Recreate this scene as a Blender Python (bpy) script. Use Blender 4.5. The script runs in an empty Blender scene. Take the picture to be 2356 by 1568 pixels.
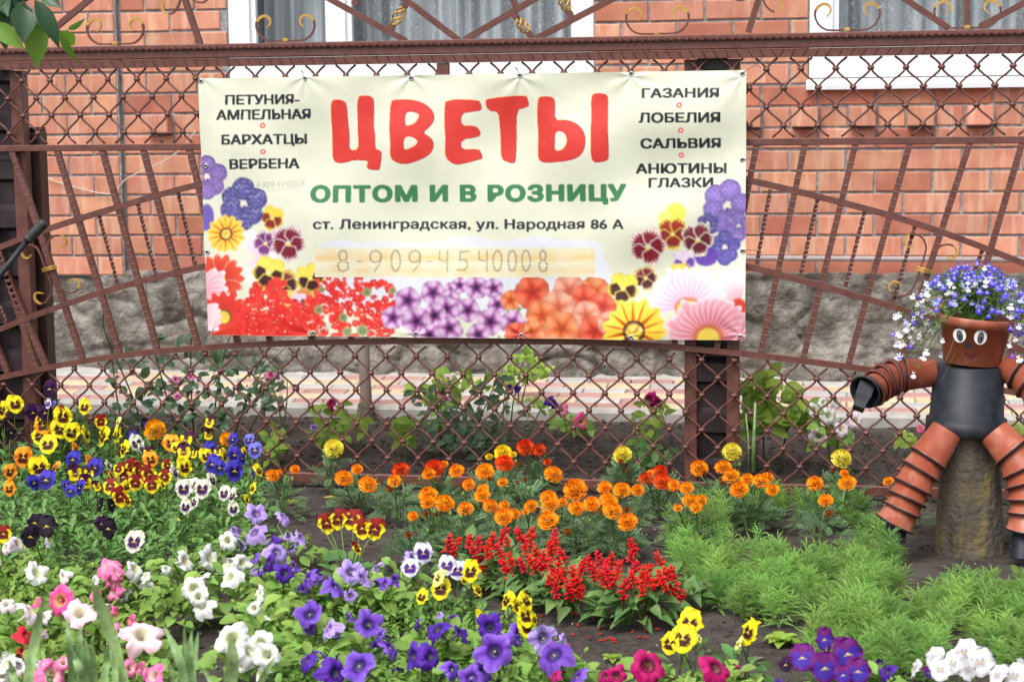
import bpy, bmesh, math, random
import numpy as np
from mathutils import Vector, Matrix, noise
random.seed(7)
SC = bpy.context.scene
COL = SC.collection
PI = math.pi

# ------------------------------------------------------------------ camera, world, sun, exposure
YAW, PITCH, ROLL, FPX = 0.17993, 0.12248, -0.011827, 4301.67     # focal length in pixels of a 2356-wide frame
CAM = Vector((1.20981, -6.65106, 1.39489))
FW = Vector((-math.sin(YAW)*math.cos(PITCH), math.cos(YAW)*math.cos(PITCH), -math.sin(PITCH)))
_r = Vector((math.cos(YAW), math.sin(YAW), 0)); _u = _r.cross(FW)
RT = _r*math.cos(ROLL)+_u*math.sin(ROLL)
UP = -_r*math.sin(ROLL)+_u*math.cos(ROLL)
cd = bpy.data.cameras.new('camera'); cam = bpy.data.objects.new('camera', cd); COL.objects.link(cam)
cd.sensor_width = 36; cd.lens = FPX/2356*36; cd.clip_start = 0.05; cd.clip_end = 400
M = Matrix((RT, UP, -FW)).transposed().to_4x4(); M.translation = CAM
cam.matrix_world = M
cd.dof.use_dof = True; cd.dof.focus_distance = 6.3; cd.dof.aperture_fstop = 6.3
SC.camera = cam
W = bpy.data.worlds.new('World'); SC.world = W; W.use_nodes = True
nt = W.node_tree; nt.nodes.clear()
sky = nt.nodes.new('ShaderNodeTexSky'); sky.sky_type = 'NISHITA'; sky.sun_disc = False
SUN_EL, SUN_ROT = math.radians(58), math.radians(200)
sky.sun_elevation = SUN_EL; sky.sun_rotation = SUN_ROT
sky.dust_density = 6.0; sky.air_density = 1.0; sky.ozone_density = 1.0
hs = nt.nodes.new('ShaderNodeHueSaturation'); hs.inputs['Saturation'].default_value = 0.35
bgn = nt.nodes.new('ShaderNodeBackground'); bgn.inputs['Strength'].default_value = 0.15
wo = nt.nodes.new('ShaderNodeOutputWorld')
nt.links.new(sky.outputs[0], hs.inputs['Color']); nt.links.new(hs.outputs[0], bgn.inputs[0]); nt.links.new(bgn.outputs[0], wo.inputs[0])
sl = bpy.data.lights.new('sun', 'SUN'); so = bpy.data.objects.new('sun', sl); COL.objects.link(so)
sl.energy = 0.9; sl.angle = math.radians(24); sl.color = (1.0, 0.97, 0.92)
sd = Vector((math.sin(SUN_ROT)*math.cos(SUN_EL), math.cos(SUN_ROT)*math.cos(SUN_EL), math.sin(SUN_EL)))
so.rotation_euler = (-sd).to_track_quat('-Z', 'Y').to_euler()
SC.view_settings.view_transform = 'Standard'; SC.view_settings.look = 'None'
SC.view_settings.exposure = 0.64; SC.view_settings.gamma = 1.0; SC.view_settings.use_curve_mapping = False
SC.cycles.max_bounces = 6; SC.cycles.diffuse_bounces = 3; SC.cycles.transparent_max_bounces = 8
SC.render.film_transparent = False

# ------------------------------------------------------------------ where things stand: picture measurement -> real point
def ray(px, py): return FW*FPX+RT*(px-1178)+UP*(784-py)
def at(px, py, Y=0.0):
    d = ray(px, py); t = (Y-CAM.y)/d.y; return CAM+d*t
def atz(px, py, z):
    d = ray(px, py); t = (z-CAM.z)/d.z; return CAM+d*t
def pxm(p): return (Vector(p)-CAM).dot(FW)/FPX          # metres per picture pixel there

# ------------------------------------------------------------------ materials
def mat(name): 
    m = bpy.data.materials.new(name); m.use_nodes = True
    n = m.node_tree.nodes; b = n['Principled BSDF']; return m, m.node_tree, b
def N(t, ty, **kw):
    n = t.nodes.new(ty)
    for k, v in kw.items():
        if k in n.inputs: n.inputs[k].default_value = v
        else: setattr(n, k, v)
    return n
def noise_mix(t, c1, c2, scale, detail=4, co='Object', lo=0.35, hi=0.65, stretch=None):
    tc = N(t, 'ShaderNodeTexCoord'); nz = N(t, 'ShaderNodeTexNoise', Scale=scale, Detail=detail)
    if stretch:
        mp = N(t, 'ShaderNodeMapping'); mp.inputs['Scale'].default_value = stretch
        t.links.new(tc.outputs[co], mp.inputs[0]); t.links.new(mp.outputs[0], nz.inputs[0])
    else: t.links.new(tc.outputs[co], nz.inputs[0])
    cr = N(t, 'ShaderNodeValToRGB'); cr.color_ramp.elements[0].position = lo; cr.color_ramp.elements[1].position = hi
    cr.color_ramp.elements[0].color = (*c1, 1); cr.color_ramp.elements[1].color = (*c2, 1)
    t.links.new(nz.outputs[0], cr.inputs[0]); return cr, nz
def bump(t, b, h, strength=0.3, dist=0.01):
    bp = N(t, 'ShaderNodeBump', Strength=strength, Distance=dist); t.links.new(h, bp.inputs['Height']); t.links.new(bp.outputs[0], b.inputs['Normal'])
def surf(name, c1, c2, scale=20, rough=0.7, bs=0.2, bd=0.005, vary=0.0, stretch=None, spec=0.5, metal=0.0, co='Object', streak=None):
    m, t, b = mat(name); cr, nz = noise_mix(t, c1, c2, scale, stretch=stretch, co=co)
    out = cr.outputs[0]
    if streak:
        c3, st, sc3 = streak
        cr2, _ = noise_mix(t, (0, 0, 0), (1, 1, 1), st, lo=0.5, hi=0.7, stretch=sc3, co=co)
        mx = N(t, 'ShaderNodeMix', data_type='RGBA'); t.links.new(cr2.outputs[0], mx.inputs[0]); t.links.new(out, mx.inputs[6]); mx.inputs[7].default_value = (*c3, 1); out = mx.outputs[2]
    if vary:
        oi = N(t, 'ShaderNodeObjectInfo'); hv = N(t, 'ShaderNodeHueSaturation')
        m1 = N(t, 'ShaderNodeMapRange'); m1.inputs[3].default_value = 1-vary; m1.inputs[4].default_value = 1+vary
        t.links.new(oi.outputs['Random'], m1.inputs[0]); t.links.new(m1.outputs[0], hv.inputs['Value'])
        m2 = N(t, 'ShaderNodeMath', operation='MULTIPLY_ADD'); t.links.new(oi.outputs['Random'], m2.inputs[0]); m2.inputs[1].default_value = 7.31; m2.inputs[2].default_value = 0
        m3 = N(t, 'ShaderNodeMath', operation='FRACT'); t.links.new(m2.outputs[0], m3.inputs[0])
        m4 = N(t, 'ShaderNodeMapRange'); m4.inputs[3].default_value = 0.5-vary*0.04; m4.inputs[4].default_value = 0.5+vary*0.03
        t.links.new(m3.outputs[0], m4.inputs[0]); t.links.new(m4.outputs[0], hv.inputs['Hue'])
        t.links.new(out, hv.inputs['Color']); out = hv.outputs[0]
    t.links.new(out, b.inputs['Base Color'])
    b.inputs['Roughness'].default_value = rough; b.inputs['Specular IOR Level'].default_value = spec; b.inputs['Metallic'].default_value = metal
    if bs:
        nz2 = N(t, 'ShaderNodeTexNoise', Scale=scale*3, Detail=5); tc = N(t, 'ShaderNodeTexCoord'); t.links.new(tc.outputs[co], nz2.inputs[0])
        bump(t, b, nz2.outputs[0], bs, bd)
    return m
def leafmat(name, col, vary=0.3, trans=0.3, rough=0.5, attr=False, spec=0.35):
    """leaf or petal: colour (optionally per-vertex kind colour), small random difference per object, light coming through"""
    m, t, b = mat(name)
    if attr:
        a = N(t, 'ShaderNodeVertexColor', layer_name='Col'); src = a.outputs[0]
    else:
        cr, nz = noise_mix(t, tuple(c*0.75 for c in col), tuple(c*1.2 for c in col), 60); src = cr.outputs[0]
    oi = N(t, 'ShaderNodeObjectInfo'); hv = N(t, 'ShaderNodeHueSaturation')
    m1 = N(t, 'ShaderNodeMapRange'); m1.inputs[3].default_value = 1-vary; m1.inputs[4].default_value = 1+vary
    t.links.new(oi.outputs['Random'], m1.inputs[0]); t.links.new(m1.outputs[0], hv.inputs['Value'])
    m2 = N(t, 'ShaderNodeMath', operation='MULTIPLY'); t.links.new(oi.outputs['Random'], m2.inputs[0]); m2.inputs[1].default_value = 13.7
    m3 = N(t, 'ShaderNodeMath', operation='FRACT'); t.links.new(m2.outputs[0], m3.inputs[0])
    m4 = N(t, 'ShaderNodeMapRange'); m4.inputs[3].default_value = 0.5-vary*0.07; m4.inputs[4].default_value = 0.5+vary*0.05
    t.links.new(m3.outputs[0], m4.inputs[0]); t.links.new(m4.outputs[0], hv.inputs['Hue'])
    t.links.new(src, hv.inputs['Color']); t.links.new(hv.outputs[0], b.inputs['Base Color'])
    b.inputs['Roughness'].default_value = rough; b.inputs['Specular IOR Level'].default_value = spec
    tr = N(t, 'ShaderNodeBsdfTranslucent'); t.links.new(hv.outputs[0], tr.inputs[0])
    mx = N(t, 'ShaderNodeMixShader'); mx.inputs[0].default_value = trans
    t.links.new(b.outputs[0], mx.inputs[1]); t.links.new(tr.outputs[0], mx.inputs[2])
    t.links.new(mx.outputs[0], t.nodes['Material Output'].inputs[0]); return m

MT = {}
MT['paint'] = surf('brown_metal_paint', (0.105, 0.038, 0.030), (0.145, 0.054, 0.043), 30, 0.40, 0.12, 0.002, spec=0.5, streak=((0.145, 0.060, 0.048), 45, (1, 1, 1)))
MT['paint_dk'] = surf('dark_brown_paint', (0.045, 0.021, 0.019), (0.06, 0.03, 0.026), 20, 0.45, 0.1, 0.002)
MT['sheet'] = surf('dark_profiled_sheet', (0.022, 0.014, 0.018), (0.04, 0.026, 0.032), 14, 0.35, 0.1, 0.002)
MT['gold'] = surf('gold_paint', (0.50, 0.28, 0.05), (0.62, 0.38, 0.09), 60, 0.35, 0.1, 0.002, spec=0.7, metal=0.35)
MT['brick'] = surf('orange_brick', (0.50, 0.20, 0.125), (0.60, 0.275, 0.175), 9, 0.85, 0.35, 0.004, vary=0.15, streak=((0.64, 0.36, 0.25), 30, (1, 1, 0.12)))
MT['brick_red'] = surf('red_brick', (0.40, 0.135, 0.085), (0.48, 0.19, 0.12), 9, 0.85, 0.35, 0.004, vary=0.17)
MT['mortar'] = surf('grey_mortar', (0.20, 0.205, 0.215), (0.36, 0.36, 0.36), 40, 0.95, 0.5, 0.006)
MT['plinth'] = surf('rough_stone_plinth', (0.12, 0.112, 0.098), (0.32, 0.30, 0.268), 13, 0.95, 1.0, 0.02, streak=((0.075, 0.068, 0.052), 6, (1, 1, 0.7)))
MT['pvc'] = surf('white_plastic', (0.78, 0.80, 0.84), (0.82, 0.84, 0.87), 5, 0.3, 0.0)
MT['concrete'] = surf('light_concrete', (0.34, 0.33, 0.31), (0.46, 0.44, 0.41), 12, 0.9, 0.4, 0.004, vary=0.06)
MT['pv_red'] = surf('red_paver', (0.40, 0.225, 0.20), (0.47, 0.285, 0.26), 14, 0.85, 0.3, 0.003, vary=0.10)
MT['pv_yel'] = surf('yellow_paver', (0.52, 0.42, 0.26), (0.60, 0.50, 0.35), 14, 0.85, 0.3, 0.003, vary=0.08)
MT['pv_gry'] = surf('grey_paver', (0.40, 0.39, 0.38), (0.49, 0.48, 0.47), 14, 0.85, 0.3, 0.003, vary=0.08)
MT['soil'] = surf('dark_soil', (0.028, 0.021, 0.018), (0.072, 0.056, 0.047), 26, 0.95, 1.0, 0.02, streak=((0.088, 0.073, 0.064), 4, (1, 1, 1)))
MT['ground'] = surf('bare_ground', (0.06, 0.05, 0.04), (0.11, 0.10, 0.06), 3, 0.95, 0.6, 0.02)
MT['clod'] = surf('soil_clod', (0.025, 0.019, 0.016), (0.062, 0.048, 0.04), 80, 0.95, 0.6, 0.004)
MT['terra'] = surf('terracotta_plastic', (0.28, 0.066, 0.035), (0.345, 0.09, 0.048), 12, 0.38, 0.08, 0.002, spec=0.5, streak=((0.40, 0.15, 0.10), 22, (1, 1, 1)))
MT['black'] = surf('black_plastic', (0.010, 0.013, 0.019), (0.020, 0.025, 0.034), 25, 0.48, 0.1, 0.001, spec=0.3)
MT['rubber'] = surf('black_rubber', (0.02, 0.021, 0.023), (0.03, 0.031, 0.033), 60, 0.6, 0.2, 0.001)
MT['bark'] = surf('stump_bark', (0.060, 0.048, 0.038), (0.155, 0.130, 0.100), 16, 0.95, 1.0, 0.012, stretch=(1, 1, 0.25), streak=((0.20, 0.16, 0.05), 18, (1, 1, 0.5)))
MT['steel'] = surf('zinc_ring', (0.42, 0.44, 0.46), (0.55, 0.57, 0.6), 40, 0.35, 0.0, metal=0.8)
MT['wire'] = surf('dark_tie_wire', (0.04, 0.04, 0.045), (0.07, 0.07, 0.075), 40, 0.5, 0.0)
MT['cable'] = surf('cream_cable', (0.55, 0.48, 0.42), (0.62, 0.55, 0.48), 40, 0.6, 0.0)
MT['pipe'] = surf('grey_painted_pipe', (0.30, 0.25, 0.26), (0.36, 0.31, 0.31), 10, 0.5, 0.1, 0.001)
MT['oldpipe'] = surf('weathered_pipe', (0.24, 0.18, 0.16), (0.36, 0.30, 0.27), 12, 0.8, 0.5, 0.004, stretch=(1, 1, .3))
MT['white_paint'] = surf('white_paint', (0.76, 0.78, 0.78), (0.8, 0.8, 0.8), 20, 0.5, 0.0)
MT['black_paint'] = surf('black_paint', (0.012, 0.012, 0.014), (0.02, 0.02, 0.022), 20, 0.5, 0.0)
MT['mouth_paint'] = surf('dark_red_paint', (0.085, 0.010, 0.008), (0.10, 0.012, 0.010), 20, 0.5, 0.0)
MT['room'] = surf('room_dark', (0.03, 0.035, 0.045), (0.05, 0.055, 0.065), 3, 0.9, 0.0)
MT['stem'] = leafmat('stem_green', (0.10, 0.20, 0.035), 0.2, 0.1)
MT['stem_red'] = leafmat('stem_dark', (0.05, 0.075, 0.03), 0.2, 0.1)
MT['pansy_leaf'] = leafmat('pansy_leaf', (0.105, 0.235, 0.060), 0.35, 0.28)
MT['pet_leaf'] = leafmat('petunia_leaf', (0.235, 0.400, 0.078), 0.28, 0.32)
MT['mari_leaf'] = leafmat('marigold_leaf', (0.115, 0.215, 0.095), 0.3, 0.25)
MT['salvia_leaf'] = leafmat('salvia_leaf', (0.125, 0.245, 0.07), 0.3, 0.25)
MT['rose_leaf'] = leafmat('rose_leaf', (0.080, 0.165, 0.075), 0.35, 0.2, 0.35, spec=0.5)
MT['lime_leaf'] = leafmat('lime_leaf', (0.27, 0.42, 0.06), 0.3, 0.35)
MT['feather'] = leafmat('feathery_leaf', (0.32, 0.54, 0.150), 0.25, 0.32)
MT['blade'] = leafmat('gladiolus_blade', (0.27, 0.43, 0.17), 0.2, 0.3, 0.4)
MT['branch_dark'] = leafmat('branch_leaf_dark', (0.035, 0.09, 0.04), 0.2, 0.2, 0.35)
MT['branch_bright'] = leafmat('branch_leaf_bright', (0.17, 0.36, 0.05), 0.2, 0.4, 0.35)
MT['lob_leaf'] = leafmat('lobelia_leaf', (0.13, 0.28, 0.06), 0.25, 0.3)
MT['petal'] = leafmat('flower_petal', (1, 1, 1), 0.08, 0.16, 0.6, attr=True, spec=0.2)

# ------------------------------------------------------------------ mesh building
class MB:
    def __init__(s): s.v = []; s.f = []; s.c = []; s.smooth = []
    def add(s, vs, fs, col=None, smooth=False):
        o = len(s.v); s.v.extend([tuple(v) for v in vs]); s.f.extend([tuple(i+o for i in f) for f in fs]); s.smooth.extend([smooth]*len(fs))
        if col is not None: s.c.extend(col if isinstance(col, list) else [col]*len(vs))
        return s
    def mesh(s, name, m):
        me = bpy.data.meshes.new(name); me.from_pydata(s.v, [], s.f)
        if any(s.smooth): me.polygons.foreach_set('use_smooth', s.smooth)
        if s.c and len(s.c) == len(s.v):
            a = me.color_attributes.new('Col', 'FLOAT_COLOR', 'POINT')
            a.data.foreach_set('color', np.concatenate([np.array(s.c, dtype=np.float32)[:, :3], np.ones((len(s.c), 1), np.float32)], 1).ravel())
        me.materials.append(MT[m] if isinstance(m, str) else m); me.update(); return me
    def obj(s, name, m, parent=None, loc=None, **tags):
        return link(name, s.mesh(name, m), parent, loc, **tags)
def link(name, data, parent=None, loc=None, mw=None, **tags):
    """an object whose mesh is in world space unless loc or mw is given; the parent is an Empty without rotation"""
    o = bpy.data.objects.new(name, data); COL.objects.link(o)
    base = Matrix.Translation(loc) if loc is not None else (mw if mw is not None else Matrix())
    if parent is not None:
        o.parent = parent; o.matrix_basis = Matrix.Translation(-ORG[parent.name])@base
        ORG[o.name] = Vector((0, 0, 0)) if (loc is None and mw is None) else base.translation.copy()
    else: o.matrix_basis = base; ORG[o.name] = base.translation.copy()
    for k, v in tags.items(): o[k] = v
    return o
ORG = {}
def thing(name, label, cat, loc, group=None):
    o = bpy.data.objects.new(name, None); COL.objects.link(o); o.location = loc; o.empty_display_size = 0.1
    o['label'] = label; o['category'] = cat
    if group: o['group'] = group
    ORG[o.name] = Vector(loc); return o
def box(mb, x0, x1, y0, y1, z0, z1, col=None):
    vs = [(x0, y0, z0), (x1, y0, z0), (x1, y1, z0), (x0, y1, z0), (x0, y0, z1), (x1, y0, z1), (x1, y1, z1), (x0, y1, z1)]
    return mb.add(vs, [(0, 3, 2, 1), (4, 5, 6, 7), (0, 1, 5, 4), (1, 2, 6, 5), (2, 3, 7, 6), (3, 0, 4, 7)], col)
def bevbox(mb, x0, x1, y0, y1, z0, z1, b, jit=0.0):
    """box whose front (−y) face edges are chamfered"""
    j = lambda: random.uniform(-jit, jit)
    f = [(x0+b+j(), y0, z0+b+j()), (x1-b+j(), y0, z0+b+j()), (x1-b+j(), y0, z1-b+j()), (x0+b+j(), y0, z1-b+j())]
    m = [(x0, y0+b, z0), (x1, y0+b, z0), (x1, y0+b, z1), (x0, y0+b, z1)]
    k = [(x0, y1, z0), (x1, y1, z0), (x1, y1, z1), (x0, y1, z1)]
    fs = [(0, 1, 2, 3)]
    for a in (0, 4):
        for i in range(4):
            i2 = (i+1) % 4; fs.append((a+i, a+4+i, a+4+i2, a+i2))
    fs.append((11, 10, 9, 8)); return mb.add(f+m+k, fs)
def frames(pts):
    T = []
    n = len(pts)
    for i in range(n):
        a = pts[max(0, i-1)]; b = pts[min(n-1, i+1)]; t = (b-a); t = t.normalized() if t.length > 1e-9 else Vector((0, 0, 1)); T.append(t)
    up = Vector((0, 1, 0)) if abs(T[0].y) < 0.9 else Vector((1, 0, 0))
    F = []; s = T[0].cross(up).normalized()
    for t in T:
        s = (s-t*s.dot(t)); s = s.normalized() if s.length > 1e-6 else t.cross(up).normalized()
        F.append((t, s, t.cross(s)))
    return F
def tube(mb, pts, r, n=8, ry=None, twist=0.0, rot=0.0, caps=True, col=None, smooth=None):
    pts = [Vector(p) for p in pts]; F = frames(pts); vs = []; L = 0
    sq = (n == 4)
    for i, p in enumerate(pts):
        if i: L += (pts[i]-pts[i-1]).length
        ri = r[i] if isinstance(r, (list, tuple)) else r; rb = ri if ry is None else (ry[i] if isinstance(ry, (list, tuple)) else ry)
        for k in range(n):
            a = 2*PI*k/n+rot+(PI/4 if sq else 0)
            u, v = math.cos(a), math.sin(a)
            if sq: u *= 1.4142*ri; v *= 1.4142*rb
            else: u *= ri; v *= rb
            if twist:
                c_, s_ = math.cos(twist*L), math.sin(twist*L); u, v = u*c_-v*s_, u*s_+v*c_
            vs.append(p+F[i][1]*u+F[i][2]*v)
    fs = []
    for i in range(len(pts)-1):
        for k in range(n):
            k2 = (k+1) % n; fs.append((i*n+k, i*n+k2, (i+1)*n+k2, (i+1)*n+k))
    if caps: fs.append(tuple(range(n-1, -1, -1))); fs.append(tuple((len(pts)-1)*n+k for k in range(n)))
    return mb.add(vs, fs, col, smooth if smooth is not None else n > 4)
def spline(pts, k=6):
    P = [Vector(p) for p in pts]; P = [P[0]*2-P[1]]+P+[P[-1]*2-P[-2]]; out = []
    for i in range(1, len(P)-2):
        for j in range(k):
            t = j/k; a, b, c, d = P[i-1], P[i], P[i+1], P[i+2]
            out.append(0.5*((2*b)+(c-a)*t+(2*a-5*b+4*c-d)*t*t+(3*b-a-3*c+d)*t**3))
    out.append(P[-2]); return out
def lathe(mb, prof, M4=Matrix(), n=28, col=None, closed=False):
    vs = []; 
    for r, z in prof:
        for k in range(n):
            a = 2*PI*k/n; vs.append(M4@Vector((r*math.cos(a), r*math.sin(a), z)))
    fs = []
    for i in range(len(prof)-1):
        for k in range(n):
            k2 = (k+1) % n; fs.append((i*n+k, i*n+k2, (i+1)*n+k2, (i+1)*n+k))
    return mb.add(vs, fs, col, True)
def fbm(x, y, z=0.0, oct=4):
    s = 0; a = 1; t = 0
    for i in range(oct):
        s += a*noise.noise(Vector((x, y, z))); t += a; a *= 0.5; x *= 2.03; y *= 2.03; z *= 2.03
    return s/t

# ------------------------------------------------------------------ the ground
def soil_h(x, y):
    h = 0.012*fbm(x*1.5, y*1.5, 3)+0.010*fbm(x*7, y*7, 1)+0.007*abs(fbm(x*22, y*22, 5))
    if y > 0.05: h += 0.030*min(1, (y-0.05)/0.5)+.016*abs(fbm(x*16, y*16, 8))*min(1, (y-.05)/.1)
    return h
def soil_patch():
    mb = MB(); xs = np.arange(-3.6, 3.4, 0.02); ys = np.arange(-4.2, 1.42, 0.02)
    V = []; 
    for y in ys:
        for x in xs:
            V.append((x, y, soil_h(x, y)))
    nx = len(xs); F = [(j*nx+i, j*nx+i+1, (j+1)*nx+i+1, (j+1)*nx+i) for j in range(len(ys)-1) for i in range(nx-1)]
    mb.add(V, F, None, True); return mb.obj('soil_bed', 'soil', kind='structure')
soil_patch()
g = MB(); g.add([(-120, -120, -0.05), (120, -120, -0.05), (120, 120, -0.05), (-120, 120, -0.05)], [(0, 1, 2, 3)]); g.obj('ground', 'ground', kind='structure')
def clod(mb, p, s):
    vs = []; 
    for (a, b, c) in ((1, 0, 0), (0, 1, 0), (-1, 0, 0), (0, -1, 0), (0, 0, .8), (.1, .1, -.6)):
        k = s*random.uniform(.6, 1.2); vs.append((p[0]+a*k, p[1]+b*k, p[2]+c*k))
    mb.add(vs, [(0, 1, 4), (1, 2, 4), (2, 3, 4), (3, 0, 4), (1, 0, 5), (2, 1, 5), (3, 2, 5), (0, 3, 5)])
mb = MB()
for i in range(15000):
    x = random.uniform(-2.8, 2.6); y = random.uniform(-2.9, 1.38)
    if random.random() > 0.35+0.9*abs(fbm(x*2, y*2, 9)) and y < 0: continue
    s = 0.0025+0.011*random.random()**3.5*(1.3 if y > 0 else 1)
    clod(mb, (x, y, soil_h(x, y)+s*.2), s)
mb.obj('soil_clods', 'clod', kind='stuff', label='loose crumbs and small clods of dark soil over the flower bed', category='soil')
mb = MB()
for i in range(420):
    x = random.uniform(-2.6, 2.4); y = random.uniform(-2.7, 1.35); z = soil_h(x, y)+0.006; a = random.uniform(0, 6.28); s = random.uniform(.004, .015)
    d = Vector((math.cos(a), math.sin(a), 0))*s; e = Vector((-d.y, d.x, 0))*random.uniform(.1, .45)
    c = Vector((x, y, z)); mb.add([c-d, c-e+Vector((0, 0, .003)), c+d, c+e+Vector((0, 0, .004))], [(0, 1, 2, 3)])
MT['litter'] = surf('dry_litter', (0.20, 0.15, 0.10), (0.40, 0.33, 0.24), 40, 0.9, 0.0)
mb.obj('dry_litter', 'litter', kind='stuff', label='scattered dry bits and straw lying on the soil', category='litter')

# kerb and pavement between the bed and the house
kerb = link('kerb', None, loc=(0, 1.40, 0)); kerb['kind'] = 'structure'
x = -3.4
while x < 3.2:
    L = 0.98
    mb = MB(); j = random.uniform(-.004, .004); vs = [(x+.004, 1.40+j, -.08), (x+L, 1.40+j, -.08), (x+L, 1.478, -.08), (x+.004, 1.478, -.08),
          (x+.004, 1.40+j, .072), (x+L, 1.40+j, .072), (x+.004, 1.412+j, .086), (x+L, 1.412+j, .086), (x+.004, 1.478, .086), (x+L, 1.478, .086)]
    mb.add(vs, [(0, 1, 5, 4), (4, 5, 7, 6), (6, 7, 9, 8), (8, 9, 2, 3), (0, 4, 6, 8, 3), (1, 2, 9, 7, 5)])
    mb.obj('kerb_stone', 'concrete', kerb); x += 1.0
pav = link('pavement', None, loc=(0, 1.8, .08)); pav['kind'] = 'structure'
mb = MB(); mb.add([(-3.6, 1.478, .062), (3.3, 1.478, .062), (3.3, 2.14, .112), (-3.6, 2.14, .112)], [(0, 1, 2, 3)]); mb.obj('joint_sand', 'concrete', pav)
def paver_mesh(m):
    b = MB(); l, w, h, c = .0975, .0475, .022, .005
    vs = [(-l, -w, 0), (l, -w, 0), (l, w, 0), (-l, w, 0), (-l, -w, h-c), (l, -w, h-c), (l, w, h-c), (-l, w, h-c), (-l+c, -w+c, h), (l-c, -w+c, h), (l-c, w-c, h), (-l+c, w-c, h)]
    b.add(vs, [(8, 9, 10, 11)]+[(a+i, a+(i+1) % 4, a+4+(i+1) % 4, a+4+i) for a in (0, 4) for i in range(4)]); return b.mesh('paver', m)
PV = [paver_mesh(m) for m in ('pv_red', 'pv_yel', 'pv_gry')]
for r in range(6):
    y = 1.53+r*.1; z = .062+(y-1.478)*.0755
    for k in range(-15, 17):
        x = k*.2+(.1 if r % 2 else 0)
        kk = k+(r//2); seq = (0, 0, 1, 1, 2, 2)[(kk*1+r*3+(r % 2)) % 6]
        if random.random() < .1: seq = random.randrange(3)
        if x < -3.0 or x > 2.6: continue
        Mx = Matrix.Translation((x, y, z+random.uniform(-.001, .001)))@Matrix.Rotation(.0755+random.uniform(-.006, .006), 4, 'X')@Matrix.Rotation(random.uniform(-.006, .006), 4, 'Z')
        link('paver', PV[seq], pav, mw=Mx)
mb = MB(); P = []
for i in range(140):
    x = -3.4+i*.045; P.append((x, 2.075+.012*fbm(x*5, 1), .118)); P.append((x, 2.17, .150+.006*fbm(x*9, 4)))
mb.add(P, [(2*i, 2*i+2, 2*i+3, 2*i+1) for i in range(139)]); mb.obj('cement_fillet', 'concrete', pav)

# ------------------------------------------------------------------ the house
house = thing('brick_house', 'orange brick house with white framed windows and rough stone plinth behind the fence', 'house', (0, 2.15, .1))
WY = 2.15
mb = MB()
XL0, XL1, XR0 = -1.775, 0.013, 1.014; SILL = 1.473
box(mb, -3.8, -2.337, WY-.027, WY+.0075, .603, 2.999); box(mb, -3.8, XL0-.003, WY+.008, WY+.4, .60, 3.0); box(mb, XL0, XL1, WY+.008, WY+.4, .60, SILL); box(mb, XL1+.003, XR0-.003, WY+.008, WY+.4, .60, 3.0)
box(mb, XR0, 2.9, WY+.008, WY+.4, .60, SILL); box(mb, 2.903, 3.6, WY+.008, WY+.4, .6, 3.0)
mb.obj('mortar_wall', 'mortar', house)
def brick(x0, x1, z0, z1, m, proud=0.0, jit=0.0012):
    y = WY-proud+random.uniform(-jit, jit); dz = random.uniform(-.0012, .0012)
    b = MB(); bevbox(b, x0, x1, y, WY+.03, z0+dz, z1+dz, .0042, .0024); return b, m
extra = {'brick': MB(), 'brick_red': MB()}; nb = [0]
def inwin(x0, x1, z): 
    for a, c in ((XL0, XL1), (XR0, 2.9)):
        if z > SILL-.02 and x1 > a+.01 and x0 < c-.01: return (a, c)
    return None
def place(x0, x1, z0, z1, m, proud=0.0):
    w = inwin(x0, x1, z0)
    if w:
        if x0 < w[0]-.04: x1 = w[0]-.006
        elif x1 > w[1]+.04: x0 = w[1]+.006
        else: return
    if x1-x0 < .03: return
    b, m = brick(x0, x1, z0, z1, m, proud)
    seen = -2.72 < (x0+x1)/2 < 2.1 and z0 < 1.99 and not (-1.42 < x0 and x1 < 1.02 and .72 < z0 < 1.36)
    if seen and nb[0] < 296: nb[0] += 1; b.obj('brick', m, house)
    else: e = extra[m]; e.add(b.v, b.f)
rows = [0.608+.0995*i for i in range(24)]
for i, z in enumerate(rows):
    z0, z1 = z, z+.0885
    den = (i == 7)
    m = 'brick_red' if i in (0, 8) else 'brick'
    # the pier left of the joint
    off = .13 if i % 2 else 0.0
    x = -2.345
    k = 0
    x = -2.33
    pier = [(-2.60+(.13 if i % 2 else 0), -2.345-.0), (-2.86, -2.61+(.13 if i % 2 else 0))]
    place(-2.60 if i % 2 else -2.47, -2.345, z0, z1, 'brick', .035); place(-2.86 if i % 2 else -2.73, -2.61 if i % 2 else -2.48, z0, z1, 'brick', .035); place(-3.12 if i % 2 else -2.99, -2.87 if i % 2 else -2.74, z0, z1, 'brick', .035)
    if den:
        x = -2.325; q = 0
        while x < 3.0:
            place(x, x+.120, z0, z1, 'brick', .062 if q % 2 == 1 else -.003); x += .1305; q += 1
    else:
        x = -2.325; first = True
        while x < 3.3:
            L = .25
            if first: L = .12 if i % 2 else .25; first = False
            mm = m
            if m == 'brick' and random.random() < .14: mm = 'brick_red'
            if i == 8 and random.random() < .2: mm = 'brick'
            place(x, x+L, z0, z1, mm); x += L+.0105
for k, e in extra.items():
    if e.v: e.obj('brickwork', k, house, kind='stuff')
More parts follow.
